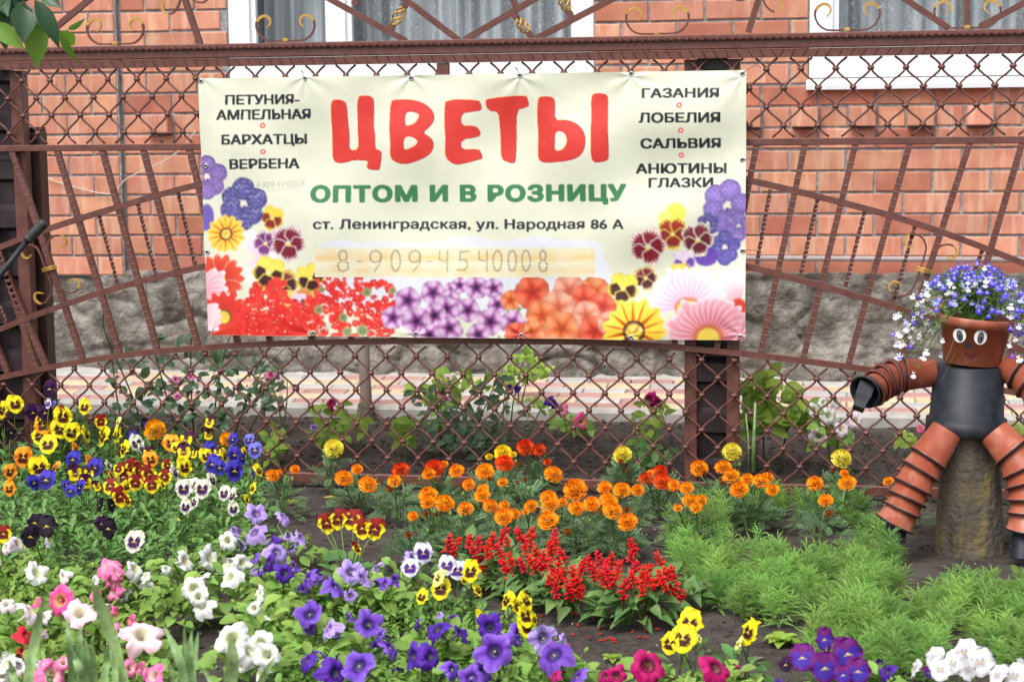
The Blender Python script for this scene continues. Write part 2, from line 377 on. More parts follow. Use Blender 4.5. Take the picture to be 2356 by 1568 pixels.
# plinth: coursed rough stone smeared with mortar
mb = MB(); NX, NZ = 460, 42; V = []
for j in range(NZ+1):
    for i in range(NX+1):
        x = -3.6+7*i/NX; z = .08+.555*j/NZ
        c = fbm(x*1.6, z*3.2, 11); d = .026*c+.030*max(0, fbm(x*4, z*5, 2))+.012*fbm(x*14, z*14, 3)+.005*fbm(x*40, z*40, 6)
        cell = noise.cell(Vector((x*2.1+.4*noise.noise(Vector((x*2, z*4, 0))), z*3.6, 5)))
        edge = 1-abs(noise.noise(Vector((x*3.1, z*5.0, 7))))*5; d -= .03*max(0, edge)**2
        if j == NZ: zt = z+.012*fbm(x*9, 1, 1)
        else: zt = z
        V.append((x, WY-.03-d-.012*cell if j < NZ else WY+.012, zt))
F = [(j*(NX+1)+i, j*(NX+1)+i+1, (j+1)*(NX+1)+i+1, (j+1)*(NX+1)+i) for j in range(NZ) for i in range(NX)]
mb.add(V, F, None, True); mb.obj('stone_plinth', 'plinth', house)
# windows
MT['glass'], t, b = mat('window_glass'); b.inputs['Roughness'].default_value = .03; b.inputs['Base Color'].default_value = (.02, .025, .03, 1); b.inputs['Specular IOR Level'].default_value = .6
tr = N(t, 'ShaderNodeBsdfTransparent'); mx = N(t, 'ShaderNodeMixShader'); mx.inputs[0].default_value = .22
t.links.new(tr.outputs[0], mx.inputs[1]); t.links.new(b.outputs[0], mx.inputs[2]); t.links.new(mx.outputs[0], t.nodes['Material Output'].inputs[0])
def curtmat(name, cobweb):
    m, t, b = mat(name); tc = N(t, 'ShaderNodeTexCoord')
    mp = N(t, 'ShaderNodeMapping'); mp.inputs['Scale'].default_value = (1, 0.0, .03); t.links.new(tc.outputs['Object'], mp.inputs[0])
    n1 = N(t, 'ShaderNodeTexNoise', Scale=16, Detail=3); t.links.new(mp.outputs[0], n1.inputs[0])
    r1 = N(t, 'ShaderNodeValToRGB'); r1.color_ramp.elements[0].position = .42; r1.color_ramp.elements[1].position = .62
    r1.color_ramp.elements[0].color = (.22, .25, .27, 1); r1.color_ramp.elements[1].color = (.58, .64, .68, 1); t.links.new(n1.outputs[0], r1.inputs[0]); out = r1.outputs[0]
    if cobweb:
        v = N(t, 'ShaderNodeTexVoronoi', feature='DISTANCE_TO_EDGE', Scale=38); nz = N(t, 'ShaderNodeTexNoise', Scale=14)
        mxv = N(t, 'ShaderNodeMix', data_type='RGBA'); mxv.inputs[0].default_value = .12; t.links.new(tc.outputs['Object'], mxv.inputs[6]); t.links.new(nz.outputs[1], mxv.inputs[7]); t.links.new(tc.outputs['Object'], nz.inputs[0])
        t.links.new(mxv.outputs[2], v.inputs['Vector'])
        lt = N(t, 'ShaderNodeMath', operation='LESS_THAN'); lt.inputs[1].default_value = .035; t.links.new(v.outputs['Distance'], lt.inputs[0])
        mx = N(t, 'ShaderNodeMix', data_type='RGBA'); ml = N(t, 'ShaderNodeMath', operation='MULTIPLY'); ml.inputs[1].default_value = .55; t.links.new(lt.outputs[0], ml.inputs[0])
        t.links.new(ml.outputs[0], mx.inputs[0]); t.links.new(out, mx.inputs[6]); mx.inputs[7].default_value = (.72, .76, .78, 1); out = mx.outputs[2]
    t.links.new(out, b.inputs['Base Color']); b.inputs['Roughness'].default_value = .9; return m
MT['curtain'] = curtmat('net_curtain', True); MT['curtain_plain'] = curtmat('plain_curtain', False)
def window(x0, x1, mull, label):
    w = link('window', None, house, loc=Vector(((x0+x1)/2, WY, SILL))); w['label'] = label
    zt = 2.75; yf = WY+.012; f = MB()
    zb = SILL+.055
    box(f, x0, x0+.105, yf, yf+.07, zb, zt); box(f, x1-.08, x1, yf, yf+.07, zb, zt); box(f, x0+.105, x1-.08, yf+.001, yf+.07, zb, zb+.11); box(f, x0+.105, x1-.08, yf+.001, yf+.07, zt-.11, zt)
    # inner sash, a step back
    for a, c in zip([x0+.105]+[q+.045 for q in mull], [q-.03 for q in mull]+[x1-.08]):
        box(f, a, a+.028, yf+.018, yf+.06, zb+.11, zt-.11); box(f, c-.028, c, yf+.018, yf+.06, zb+.11, zt-.11); box(f, a+.028, c-.028, yf+.019, yf+.06, zb+.11, zb+.16)
        box(f, a+.028, c-.028, yf+.019, yf+.06, zt-.16, zt-.11)
        box(f, a+.028, c-.028, yf+.010, yf+.0185, zb+.135, zb+.1395)
    for q in mull: box(f, q-.03, q+.045, yf+.002, yf+.068, zb+.11, zt-.11)
    f.obj('frame', 'pvc', w)
    s = MB(); V = []
    for xx in (x0-.012, x1+.012): V += [(xx, WY-.045, SILL), (xx, WY-.047, SILL+.022), (xx, WY+.012, SILL+.05), (xx, WY+.012, SILL)]
    s.add(V, [(0, 4, 5, 1), (1, 5, 6, 2), (2, 6, 7, 3), (3, 7, 4, 0), (0, 1, 2, 3), (7, 6, 5, 4)]); s.obj('sill', 'pvc', w)
    p = MB(); p.add([(x0+.12, yf+.04, zb+.12), (x1-.09, yf+.04, zb+.12), (x1-.09, yf+.04, zt-.12), (x0+.12, yf+.04, zt-.12)], [(0, 1, 2, 3)]); p.obj('pane', 'glass', w)
    edges = [x0+.1]+mull+[x1-.07]
    for i in range(len(edges)-1):
        c = MB(); n = 160; V = []
        for k in range(n+1):
            x = edges[i]+(edges[i+1]-edges[i])*k/n; y = yf+.17+.022*math.sin(x*75+2*math.sin(x*11))+.01*math.sin(x*31)
            V += [(x, y, zb+.02), (x, y, zt)]
        c.add(V, [(2*k, 2*k+2, 2*k+3, 2*k+1) for k in range(n)], None, True); c.obj('curtain', 'curtain_plain' if (i == 0 and len(mull) == 1 and x0 < 0) else 'curtain', w)
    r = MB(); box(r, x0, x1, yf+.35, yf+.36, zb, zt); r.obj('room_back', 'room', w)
window(XL0, XL1, [-1.235], 'white double window above the banner with grey striped curtain at its left')
window(XR0, 2.9, [2.2], 'white window at the right with net curtain')
# pipe along the wall at the right
mb = MB(); tube(mb, [at(1500, 592, WY-.07), at(2100, 596, WY-.07), at(2360, 598, WY-.07)+Vector((.6, 0, 0))], .013, 10); mb.obj('wall_pipe', 'pipe', house)
mb = MB(); tube(mb, spline([at(x, y, WY-.050) for x, y in ((96, 402), (125, 416), (190, 435), (240, 446), (262, 441), (290, 412), (330, 392), (375, 372), (420, 340), (460, 290), (520, 240))], 5), .0028, 6)
mb.obj('cable', 'cable', label='thin cream cable sagging across the brick wall left of the banner', category='cable')

# weathered stub pipe at the kerb
rp = thing('downpipe', 'weathered grey brown pipe standing in the kerb gap below the banner', 'pipe', at(840, 915, 1.36))
pb = at(842, 915, 1.36); mb = MB(); pt = [Vector((pb.x-.012, 1.36, .62)), Vector((pb.x-.008, 1.36, .42)), Vector((pb.x, 1.36, .14)), Vector((pb.x, 1.36, .0))]
tube(mb, pt, [.024, .025, .027, .027], 14); mb.obj('pipe_shaft', 'oldpipe', rp)
mb = MB(); lathe(mb, [(.0255, 0), (.030, .004), (.030, .012), (.0255, .016)], Matrix.Translation((pb.x-.0075, 1.36, .40)), 14); mb.obj('collar', 'oldpipe', rp)
mb = MB(); V = []
for i, (r, z) in enumerate([(.05, -.02), (.048, .04), (.043, .07), (.035, .10), (.028, .115)]):
    for k in range(14):
        a = 2*PI*k/14; rr = r*(1+.18*fbm(k*1.3, i*1.7, 2)); V.append((pb.x+rr*math.cos(a), 1.36+rr*math.sin(a), z+.01*fbm(k, i)))
mb.add(V, [(i*14+k, i*14+(k+1) % 14, (i+1)*14+(k+1) % 14, (i+1)*14+k) for i in range(4) for k in range(14)]); mb.obj('crusted_foot', 'bark', rp)

# ------------------------------------------------------------------ the fence
fence = thing('ornamental_fence', 'brown painted metal fence with wire lattice, fan of slanting bars and gold tipped scrolls', 'fence', (0, 0, 0))
def interp(pts, ext=0.6):
    P = [at(x, y, 0) for x, y in pts]; P = sorted([(p.x, p.z) for p in P])
    s0 = (P[1][1]-P[0][1])/(P[1][0]-P[0][0]); s1 = (P[-1][1]-P[-2][1])/(P[-1][0]-P[-2][0])
    P = [(P[0][0]-ext, P[0][1]-ext*s0)]+P+[(P[-1][0]+ext, P[-1][1]+ext*s1)]
    X = np.array([p[0] for p in P]); Z = np.array([p[1] for p in P])
    xs = np.linspace(X[0], X[-1], 80); zs = np.interp(xs, X, Z)
    k = np.ones(7)/7; zs2 = np.convolve(np.pad(zs, 3, mode='edge'), k, 'valid'); zs2[:4] = zs[:4]; zs2[-4:] = zs[-4:]
    return xs, zs2
RC = interp([(0, 868), (106, 845), (198, 828), (281, 815), (462, 799), (633, 789), (820, 785), (1035, 783), (1416, 786), (1668, 808), (1765, 819), (1987, 847), (2356, 905)])
RA = interp([(0, 568), (56, 544), (102, 529), (182, 502), (290, 471), (462, 420), (700, 375), (1080, 345), (1450, 360), (1720, 412), (2051, 494), (2138, 520), (2356, 606)])
RB = interp([(0, 757), (63, 731), (142, 700), (240, 670), (363, 635), (469, 612), (760, 560), (1100, 540), (1450, 560), (1718, 609), (1998, 688), (2090, 714), (2356, 806)])
zC = lambda x: float(np.interp(x, *RC)); ZM = 1.275; ZT = 1.568
FX0, FX1 = -2.55, 2.35
def rail(nm, R, h):
    mb = MB(); vs = []
    for x, z in zip(*R):
        if x < FX0-.02 or x > FX1+.02: continue
        vs += [(x, -.0115, z-h), (x, -.0115, z+h), (x, .0115, z+h), (x, .0115, z-h)]
    n = len(vs)//4; fs = []
    for i in range(n-1):
        for k in range(4): fs.append((i*4+k, (i+1)*4+k, (i+1)*4+(k+1) % 4, i*4+(k+1) % 4))
    mb.add(vs, fs+[(0, 1, 2, 3), (n*4-1, n*4-2, n*4-3, n*4-4)]); mb.obj(nm, 'paint', fence)
rail('arched_rail', RA, .0115); rail('arched_rail', RB, .0115); rail('arched_rail', RC, .0105)
mb = MB(); bevbox(mb, FX0, FX1, -.012, .012, ZM-.012, ZM+.012, .002); mb.obj('middle_rail', 'paint', fence)
mb = MB(); bevbox(mb, -1.42, FX1, -.0125, .0125, .022, .058, .002); mb.obj('bottom_rail', 'paint', fence)
mb = MB(); bevbox(mb, FX0, -1.424, -.0125, .0125, .022, .058, .002); mb.obj('bottom_rail', 'paint', fence)
mb = MB(); bevbox(mb, FX0, FX1, -.02, .02, ZT+.031, ZT+.082, .003); mb.obj('top_beam', 'paint', fence)
# hammered bar under the beam, with slanting ridges
mb = MB(); box(mb, FX0, FX1, -.015, .015, ZT, ZT+.029)
x = FX0
while x < FX1-.05:
    d = .5*(1 if x < .95 else -1)
    a = Vector((x, -.0155, ZT+.028)); b = Vector((x+.028*d*1.1, -.0155, ZT+.002)); w = Vector((.0030, 0, 0))
    mb.add([a-w, b-w, b+w, a+w, (a+b)/2+Vector((0, -.0035, 0)), a+Vector((0, -.0032, 0)), b+Vector((0, -.0032, 0))], [(0, 1, 6, 5), (5, 6, 2, 3)]); x += .0405
mb.obj('hammered_bar', 'paint', fence)
mb = MB(); n = 900; tube(mb, [(FX0+(FX1-FX0)*i/n, -.0245, ZT+.068) for i in range(n+1)], .0080, 4, twist=120, ry=.0040); mb.obj('rope_trim', 'paint', fence)
def bar_pts(p0, p1, n):
    return [p0+(p1-p0)*i/n for i in range(n+1)]
def hammered(px0, py0, px1, py1, w=.0105):
    a = at(px0, py0, 0); b = at(px1, py1, 0); b.z = zC(b.x)+.008
    if abs(a.z-ZM) < .03: a.z = ZM-.01
    L = (b-a).length; n = int(L/.026); pts = []; rr = []
    for i in range(n):
        for f, r in ((0, w), (.40, w), (.5, w*1.11), (.6, w)):
            pts.append(a+(b-a)*((i+f)/n)); rr.append(r)
    pts.append(b); rr.append(w)
    mb = MB(); tube(mb, pts, rr, 4, ry=[r*.98 for r in rr]); return mb.obj('bar', 'paint', fence)
bars = [(-75, 349, -65+150, 860-8), (29, 349, 191, 832), (132, 349, 276, 819), (236, 349, 362, 807), (330, 349, 456, 799), (436, 349, 548, 790),
        (525, 345, 622, 789), (620, 345, 719, 787), (735, 345, 810, 786), (860, 345, 907, 785), (1180, 340, 1150, 784), (1300, 340, 1245, 785), (1410, 340, 1340, 786), (1530, 338, 1440, 788),
        (1635, 336, 1551, 794), (1741, 335, 1649, 804), (1852, 333, 1750, 812), (1968, 332, 1848, 822), (2093, 331, 1952, 832), (2231, 330, 2061, 850), (2352, 328, 2190, 870), (2480, 326, 2300, 892)]
for b in bars: hammered(*b)
hammered(-75, 420, 106, 842); hammered(-70, 640, 20, 858)
def twisted(x0, y0, x1, y1):
    a = at(x0, y0, 0); b = at(x1, y1, 0); mb = MB(); tube(mb, bar_pts(a, b, 60), .0062, 4, ry=.0042, twist=95); tube(mb, [a, a+(b-a)*.04], .0065, 4); tube(mb, [b+(a-b)*.04, b], .0065, 4); mb.obj('twisted_rod', 'paint', fence)
for q in ((228, 496, 272, 656), (317, 468, 359, 632), (409, 440, 449, 610), (-45, 600, 15, 742), (1772, 436, 1741, 608), (1881, 458, 1842, 633), (1989, 487, 1945, 661), (2105, 520, 2055, 695), (2260, 575, 2200, 745), (540, 400, 560, 590), (1640, 400, 1620, 590)): twisted(*q)
# posts with a profiled dark sheet between two flats
def post(x0, x1, zt, y0=.018, sheet=True, fl=.045):
    p = link('post', None, fence, loc=Vector(((x0+x1)/2, .06, 0)))
    a = MB(); bevbox(a, x0, x0+fl, y0, y0+.05, -.05, zt, .002); a.obj('upright', 'paint', p)
    a = MB(); bevbox(a, x1-fl, x1, y0, y0+.05, -.05, zt, .002); a.obj('upright', 'paint', p)
    if sheet:
        a = MB(); prof = []; z = -.05; i = 0
        while z < zt-.02:
            prof += [(y0+.040, z), (y0+.040, z+.085), (y0+.012, z+.10), (y0+.012, z+.165)]; z += .185
        vs = []; 
        for y, z in prof: vs += [(x0+fl-.001, y, z), (x1-fl+.001, y, z)]
        a.add(vs, [(2*i, 2*i+1, 2*i+3, 2*i+2) for i in range(len(prof)-1)]); a.obj('profiled_sheet', 'sheet', p)
    return p
post(.626, .822, ZT-.002)
post(-1.955-.12, -1.868, ZT-.002, sheet=True, fl=.05)
mb = MB(); bevbox(mb, -.262, -.218, -.011, .011, ZM+.013, ZT-.001, .002); mb.obj('short_upright', 'paint', fence)
# lattices
gx = .1164
def upx(i):        # column positions of the upper lattice (half steps)
    k = i/2.0; return -1.8619+.1145*k if k <= 18 else -1.8619+.1145*18+(k-18)*.1193
def wirepath(nodes, Y, side):
    out = []
    for (x0, z0), (x1, z1) in zip(nodes[:-1], nodes[1:]):
        for q in range(5):
            t = q/5; out.append(Vector((x0+(x1-x0)*t-math.sin(2*PI*t)*.0045*(1 if x1 > x0 else -1), Y+side*.003*math.cos(PI*t), z0+(z1-z0)*t)))
    out.append(Vector((nodes[-1][0], Y, nodes[-1][1]))); return out
knots = []
def clip(pts, zlo, zhi):
    o = [p for p in pts if zlo < p.z < zhi(p.x) and FX0 < p.x < FX1]
    return o
def lattice(colx, zrow, rows, zlo, zhi, imin, imax):
    for d in (1, -1):
        for i0 in range(imin, imax):
            nodes = [(colx(i0+d*j), zrow(j)) for j in range(-1, rows+1)]
            if (i0) % 2: continue
            pts = clip(wirepath(nodes, 0.0, d), zlo, zhi)
            if len(pts) > 3: mb = MB(); tube(mb, pts, .0040, 6); mb.obj('lattice_wire', 'paint', fence)
    for j in range(rows):
        for i in range(imin, imax):
            if (i+j) % 2 == 0:
                x, z = colx(i), zrow(j)
                if zlo+.02 < z < zhi(x)-.013 and FX0 < x < FX1: knots.append((x, z))
lattice(upx, lambda j: 1.5267-.0653*j, 4, ZM+.011, lambda x: ZT+.001, -18, 80)
lattice(lambda i: -1.4642+gx*(i+1)/2, lambda j: .5015-.0634*j, 9, .057, lambda x: zC(x)-.009, -24, 70)
kb = MB(); K = 10
for i, (r, z) in enumerate([(.008, -.0075), (.0125, -.006), (.0138, 0), (.0125, .006), (.008, .0075)]):
    pass
lathe(kb, [(.004, -.0066), (.0105, -.0058), (.0126, -.002), (.0126, .002), (.0105, .0058), (.004, .0066)], Matrix.Scale(.8, 4, (0, 1, 0)), K); KM = kb.mesh('knot', 'paint')
def hidden(x, z): return (-1.15 < x < .83 and .6 < z) or x < -2.05 or x > 1.85 
vis = sorted([k for k in knots if not hidden(*k)], key=lambda k: -k[0]); rest = [k for k in knots if hidden(*k)]+vis[296:]
for x, z in vis[:296]:
    link('knot', KM, fence, mw=Matrix.Translation((x, 0, z))@Matrix.Rotation(random.uniform(-.1, .1), 4, 'Y')@Matrix.Scale(random.uniform(.94, 1.06), 4))
mb = MB()
for x, z in rest: lathe(mb, [(.004, -.0066), (.0105, -.0058), (.0126, -.002), (.0126, .002), (.0105, .0058), (.004, .0066)], Matrix.Translation((x, 0, z)), 8)
mb.obj('knots', 'paint', fence, kind='stuff')
# scrolls
def flatstrip(mb, P, w=.0055, th=.0032, taper=None):
    n = len(P); ry = [th]*n; tube(mb, P, [w if False else th for _ in P], 4, ry=None) if False else None
    vs = []; 
    for i in range(n):
        a = P[max(0, i-1)]; b = P[min(n-1, i+1)]; t = (b-a).normalized(); nrm = Vector((t.z, 0, -t.x)).normalized(); k = 1 if taper is None else taper[i]
        for u, v in ((-1, -1), (1, -1), (1, 1), (-1, 1)): vs.append(P[i]+nrm*u*th*k+Vector((0, v*w, 0)))
    fs = []
    for i in range(n-1):
        for k in range(4): fs.append((i*4+k, i*4+(k+1) % 4, (i+1)*4+(k+1) % 4, (i+1)*4+k))
    mb.add(vs, fs+[(3, 2, 1, 0), tuple((n-1)*4+k for k in range(4))], None, False)
def scroll(P, ngold, Y=-.006, gold_both=False):
    """one curled strip; its first ngold points are the gilt tip"""
    P = [Vector((p.x, Y, p.z)) for p in P]; S = spline(P, 5); g = ngold*5
    tp = [min(1.35, .55+i*.05) if i < g else max(1.0, 1.3-(i-g)*.05) for i in range(len(S))]
    if gold_both:
        tp = [min(a, b) for a, b in zip(tp, tp[::-1])]
        m = MB(); flatstrip(m, S[g:len(S)-g], taper=tp[g:len(S)-g]); o = m.obj('scroll', 'paint', fence)
        m = MB(); flatstrip(m, S[:g+1], .0062, .0036, tp[:g+1]); m.obj('gilt_tip', 'gold', o); m = MB(); flatstrip(m, S[len(S)-g-1:], .0062, .0036, tp[len(S)-g-1:]); m.obj('gilt_tip', 'gold', o)
    else:
        m = MB(); flatstrip(m, S[g:], taper=tp[g:]); o = m.obj('scroll', 'paint', fence)
        m = MB(); flatstrip(m, S[:g+1], .0062, .0036, tp[:g+1]); m.obj('gilt_tip', 'gold', o)
def uscroll(px, py):
    c = at(px, py, 0); c.z = ZT+.0885; T = [(143, -94), (115, -127), (120, -162), (150, -182), (185, -174), (215, -142), (220, -97), (195, -42), (145, -7), (85, 0), (0, 0)]
    for s in (1, -1): scroll([c+Vector((s*x/2010, 0, -y/2010)) for x, y in T], 5)
    m = MB(); bevbox(m, c.x-.0095, c.x+.0095, -.016, .010, c.z-.003, c.z+.009, .001); m.obj('gilt_collar', 'gold', fence)
for x, y in ((268, 105), (659, 100), (1513, 88), (1949, 72), (2225, 66)): uscroll(x, y)
TR = [(455, 365), (490, 370), (520, 340), (515, 305), (485, 280), (440, 278), (395, 310), (378, 370), (390, 430), (430, 560), (470, 660), (520, 715), (580, 725), (620, 690), (630, 645), (600, 620), (570, 625), (548, 650)]
TL_ = [(250, 430), (225, 455), (190, 440), (178, 400), (200, 360), (245, 350), (290, 370), (325, 430), (350, 500), (390, 600), (413, 670), (400, 740), (370, 790), (330, 810), (290, 790), (278, 755), (290, 725), (345, 730)]
O = at(395*.2935, 460+535*.2935, 0)
def cscroll(target, mirror, tilt=0.0):
    for T in (TR, TL_):
        P = []
        for x, y in T:
            p = at(x*.2935, 460+y*.2935, 0)-O; q = Vector((p.x*mirror, 0, p.z)); q.rotate(Matrix.Rotation(tilt, 3, 'Y')); P.append(target+q)
        scroll(P, 4, gold_both=True)
    m = MB(); d = Vector((.27*mirror, 0, -1)); d.rotate(Matrix.Rotation(tilt, 3, 'Y')); d.normalize()
    for k in (-1, 0, 1): tube(m, [target+d*(.0055*k)-d.cross(Vector((0, 1, 0)))*.027+Vector((0, -.010, 0)), target+d*(.0055*k)+d.cross(Vector((0, 1, 0)))*.027+Vector((0, -.010, 0))], .0026, 6, ry=.012)
    m.obj('gilt_collar', 'gold', fence)
cscroll(O, 1); cscroll(at(2126, 621, 0), -1); cscroll(at(413, -52, 0), 1, .02); cscroll(at(1757, -62, 0), -1)
# bars and basket twists above the beam
def slim(x0, y0, x1, y1, w=.0105, ext=0.25, m='paint'):
    a = at(x0, y0, 0); b = at(x1, y1, 0); b.z = max(b.z, ZT+.080); a = a+(a-b).normalized()*ext; mb = MB(); tube(mb, bar_pts(a, b, 8), w, 4); mb.obj('upper_bar', m, fence)
for q in ((205, 0, 85, 100), (426, 0, 461, 103), (762, 0, 934, 97), (934, 0, 1055, 97), (1227, 0, 1069, 97), (1406, 0, 1234, 90), (1745, 0, 1722, 75), (2084, 0, 2184, 66), (2225, 0, 2225, 60), (2356, 8, 2254, 62)): slim(*q)
def basket(x0, y0, x1, y1):
    a = at(x0, y0, 0); b = at(x1, y1, 0); d = (b-a); L = d.length; d.normalize(); s = d.cross(Vector((0, 1, 0))).normalized(); n_ = d.cross(s)
    o = None
    for k in range(4):
        P = []
        for i in range(19):
            t = i/18; r = .003+.0165*math.sin(PI*t)**.75; an = 2*PI*k/4+t*4.2; P.append(a+d*(L*t)+s*(r*math.cos(an))+n_*(r*math.sin(an)))
        m = MB(); tube(m, P, .0034, 6)
        if o is None: o = m.obj('basket_twist', 'gold', fence)
        else: m.obj('basket_strand', 'gold', o)
    for c, e in ((a, -1), (b, 1)): m = MB(); tube(m, [c, c+d*e*.022], .011, 4); m.obj('end_block', 'paint', o)
basket(903, 60, 930, 16); basket(822, 0, 850, -44); basket(1190, 42, 1216, 76); basket(1162, -40, 1181, 2); basket(1290, -12, 1309, 28)

# darker post with a cap and plank gate leaf beyond the fence's left end
gp = thing('gate_post', 'dark brown capped post just behind the left end of the fence', 'post', at(70, 930, .10)*1.0)
q = at(72, 600, .10)
mb = MB(); bevbox(mb, q.x-.02, q.x+.052, .10, .17, -.03, at(70, 300, .1).z, .003); mb.obj('shaft', 'paint_dk', gp)
zt = at(70, 300, .1).z
mb = MB(); bevbox(mb, q.x-.028, q.x+.047, .094, .176, zt, zt+.012, .003); bevbox(mb, q.x-.032, q.x+.050, .090, .18, zt-.04, zt-.012, .004); mb.obj('cap', 'paint_dk', gp)
gl = thing('shed_wall', 'dark boarded panel behind the left fence post', 'panel', (-2.5, .3, 0))
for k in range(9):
    mb = MB(); bevbox(mb, -3.3, q.x-.065, .26, .29, -.02+k*.145, -.02+k*.145+.138, .004); mb.obj('board', 'sheet', gl)  # boards have the same dark colour as the post's profiled sheet

# black handle with a rubber grip, leaning at the left
hd = thing('tool_handle', 'black metal handle with ribbed rubber grip leaning at the left edge before the fence', 'handle', (-2.3, -.3, 0))
A = at(104, 510, -.13); B = at(62, 553, -.15); C = at(-6, 640, -.19); D = C+(C-B)*5.0; D.z = .02; D.y = -.5
mb = MB(); tube(mb, [B+(A-B)*.1, C, D], .0115, 12); mb.obj('shaft', 'black', hd)
P = []; R = []
for i in range(25):
    t = i/24; P.append(B+(A-B)*t); R.append(.0195+(.0012 if (i % 2 and 6 < i < 22) else 0)+(.002 if i in (1, 2) else 0)-(.007 if i == 24 else 0)-(.002 if i == 0 else 0))
mb = MB(); tube(mb, P, R, 16); mb.obj('rubber_grip', 'rubber', hd)

# ------------------------------------------------------------------ the banner
BY = -.030; BX0, BX1 = at(466, 470, BY-.01).x, at(1716, 470, BY-.01).x; BZ0 = (at(478, 772, BY-.01).z+at(1100, 776, BY-.01).z+at(1716, 784, BY-.01).z)/3; BZ1 = (at(458, 180, BY-.01).z+at(1100, 172, BY-.01).z+at(1716, 161, BY-.01).z)/3; RES = .0025; SS = 2
GW = int(round((BX1-BX0)/RES)); GH = int(round((BZ1-BZ0)/RES)); CW, CH = (GW+1)*SS, (GH+1)*SS
img = np.zeros((CH, CW, 3), np.float32); img[:] = (.68, .70, .565)
gx_ = BX0+(np.arange(CW)+.5)/SS*RES-RES/2; gz_ = BZ1-((np.arange(CH)+.5)/SS*RES-RES/2)
XX, ZZ = np.meshgrid(gx_, gz_)
XLT, XLB = at(456, 180, BY-.01).x, at(479, 772, BY-.01).x
def xleft(z): return XLT+(XLB-XLT)*(BZ1-z)/(BZ1-BZ0)
XX = xleft(ZZ)+(XX-BX0)/(BX1-BX0)*(BX1-xleft(ZZ))
dx = XX-CAM.x; dy = BY-CAM.y; dz = ZZ-CAM.z
den = dx*FW.x+dy*FW.y+dz*FW.z
PX = 1178+FPX*(dx*RT.x+dy*RT.y+dz*RT.z)/den; PY = 784-FPX*(dx*UP.x+dy*UP.y+dz*UP.z)/den
def win(x0, x1, y0, y1):
    a, b = at(x0, (y0+y1)/2, BY), at(x1, (y0+y1)/2, BY); c, d = at((x0+x1)/2, y0, BY), at((x0+x1)/2, y1, BY)
    i0 = int((a.x-BX0)/RES*SS)-34; i1 = int((b.x-BX0)/RES*SS)+34; j0 = int((BZ1-c.z)/RES*SS)-14; j1 = int((BZ1-d.z)/RES*SS)+14
    i0, i1 = max(0, i0), min(CW, i1); j0, j1 = max(0, j0), min(CH, j1)
    return slice(j0, max(j0, j1)), slice(i0, max(i0, i1))
def blend(w, m, col):
    m = np.clip(m, 0, 1)[..., None]; img[w] = img[w]*(1-m)+np.asarray(col, np.float32)*m
def inpoly(X, Y, P):
    r = np.zeros(X.shape, bool); n = len(P); j = n-1
    for i in range(n):
        xi, yi = P[i]; xj, yj = P[j]
        if yi != yj:
            c = ((yi > Y) != (yj > Y)) & (X < (xj-xi)*(Y-yi)/(yj-yi)+xi); r ^= c
        j = i
    return r
def fill(P, col, holes=(), a=1.0):
    xs = [p[0] for p in P]; ys = [p[1] for p in P]; w = win(min(xs), max(xs), min(ys), max(ys)); X, Y = PX[w], PY[w]
    if X.size == 0: return
    m = inpoly(X, Y, P)
    for h in holes: m &= ~inpoly(X, Y, h)
    blend(w, m*a, col)
def chaikin(P, k=2):
    for _ in range(k):
        Q = []
        for i in range(len(P)):
            a, b = P[i], P[(i+1) % len(P)]; Q += [(a[0]*.75+b[0]*.25, a[1]*.75+b[1]*.25), (a[0]*.25+b[0]*.75, a[1]*.25+b[1]*.75)]
        P = Q
    return P
GREY = (.80, .81, .88)
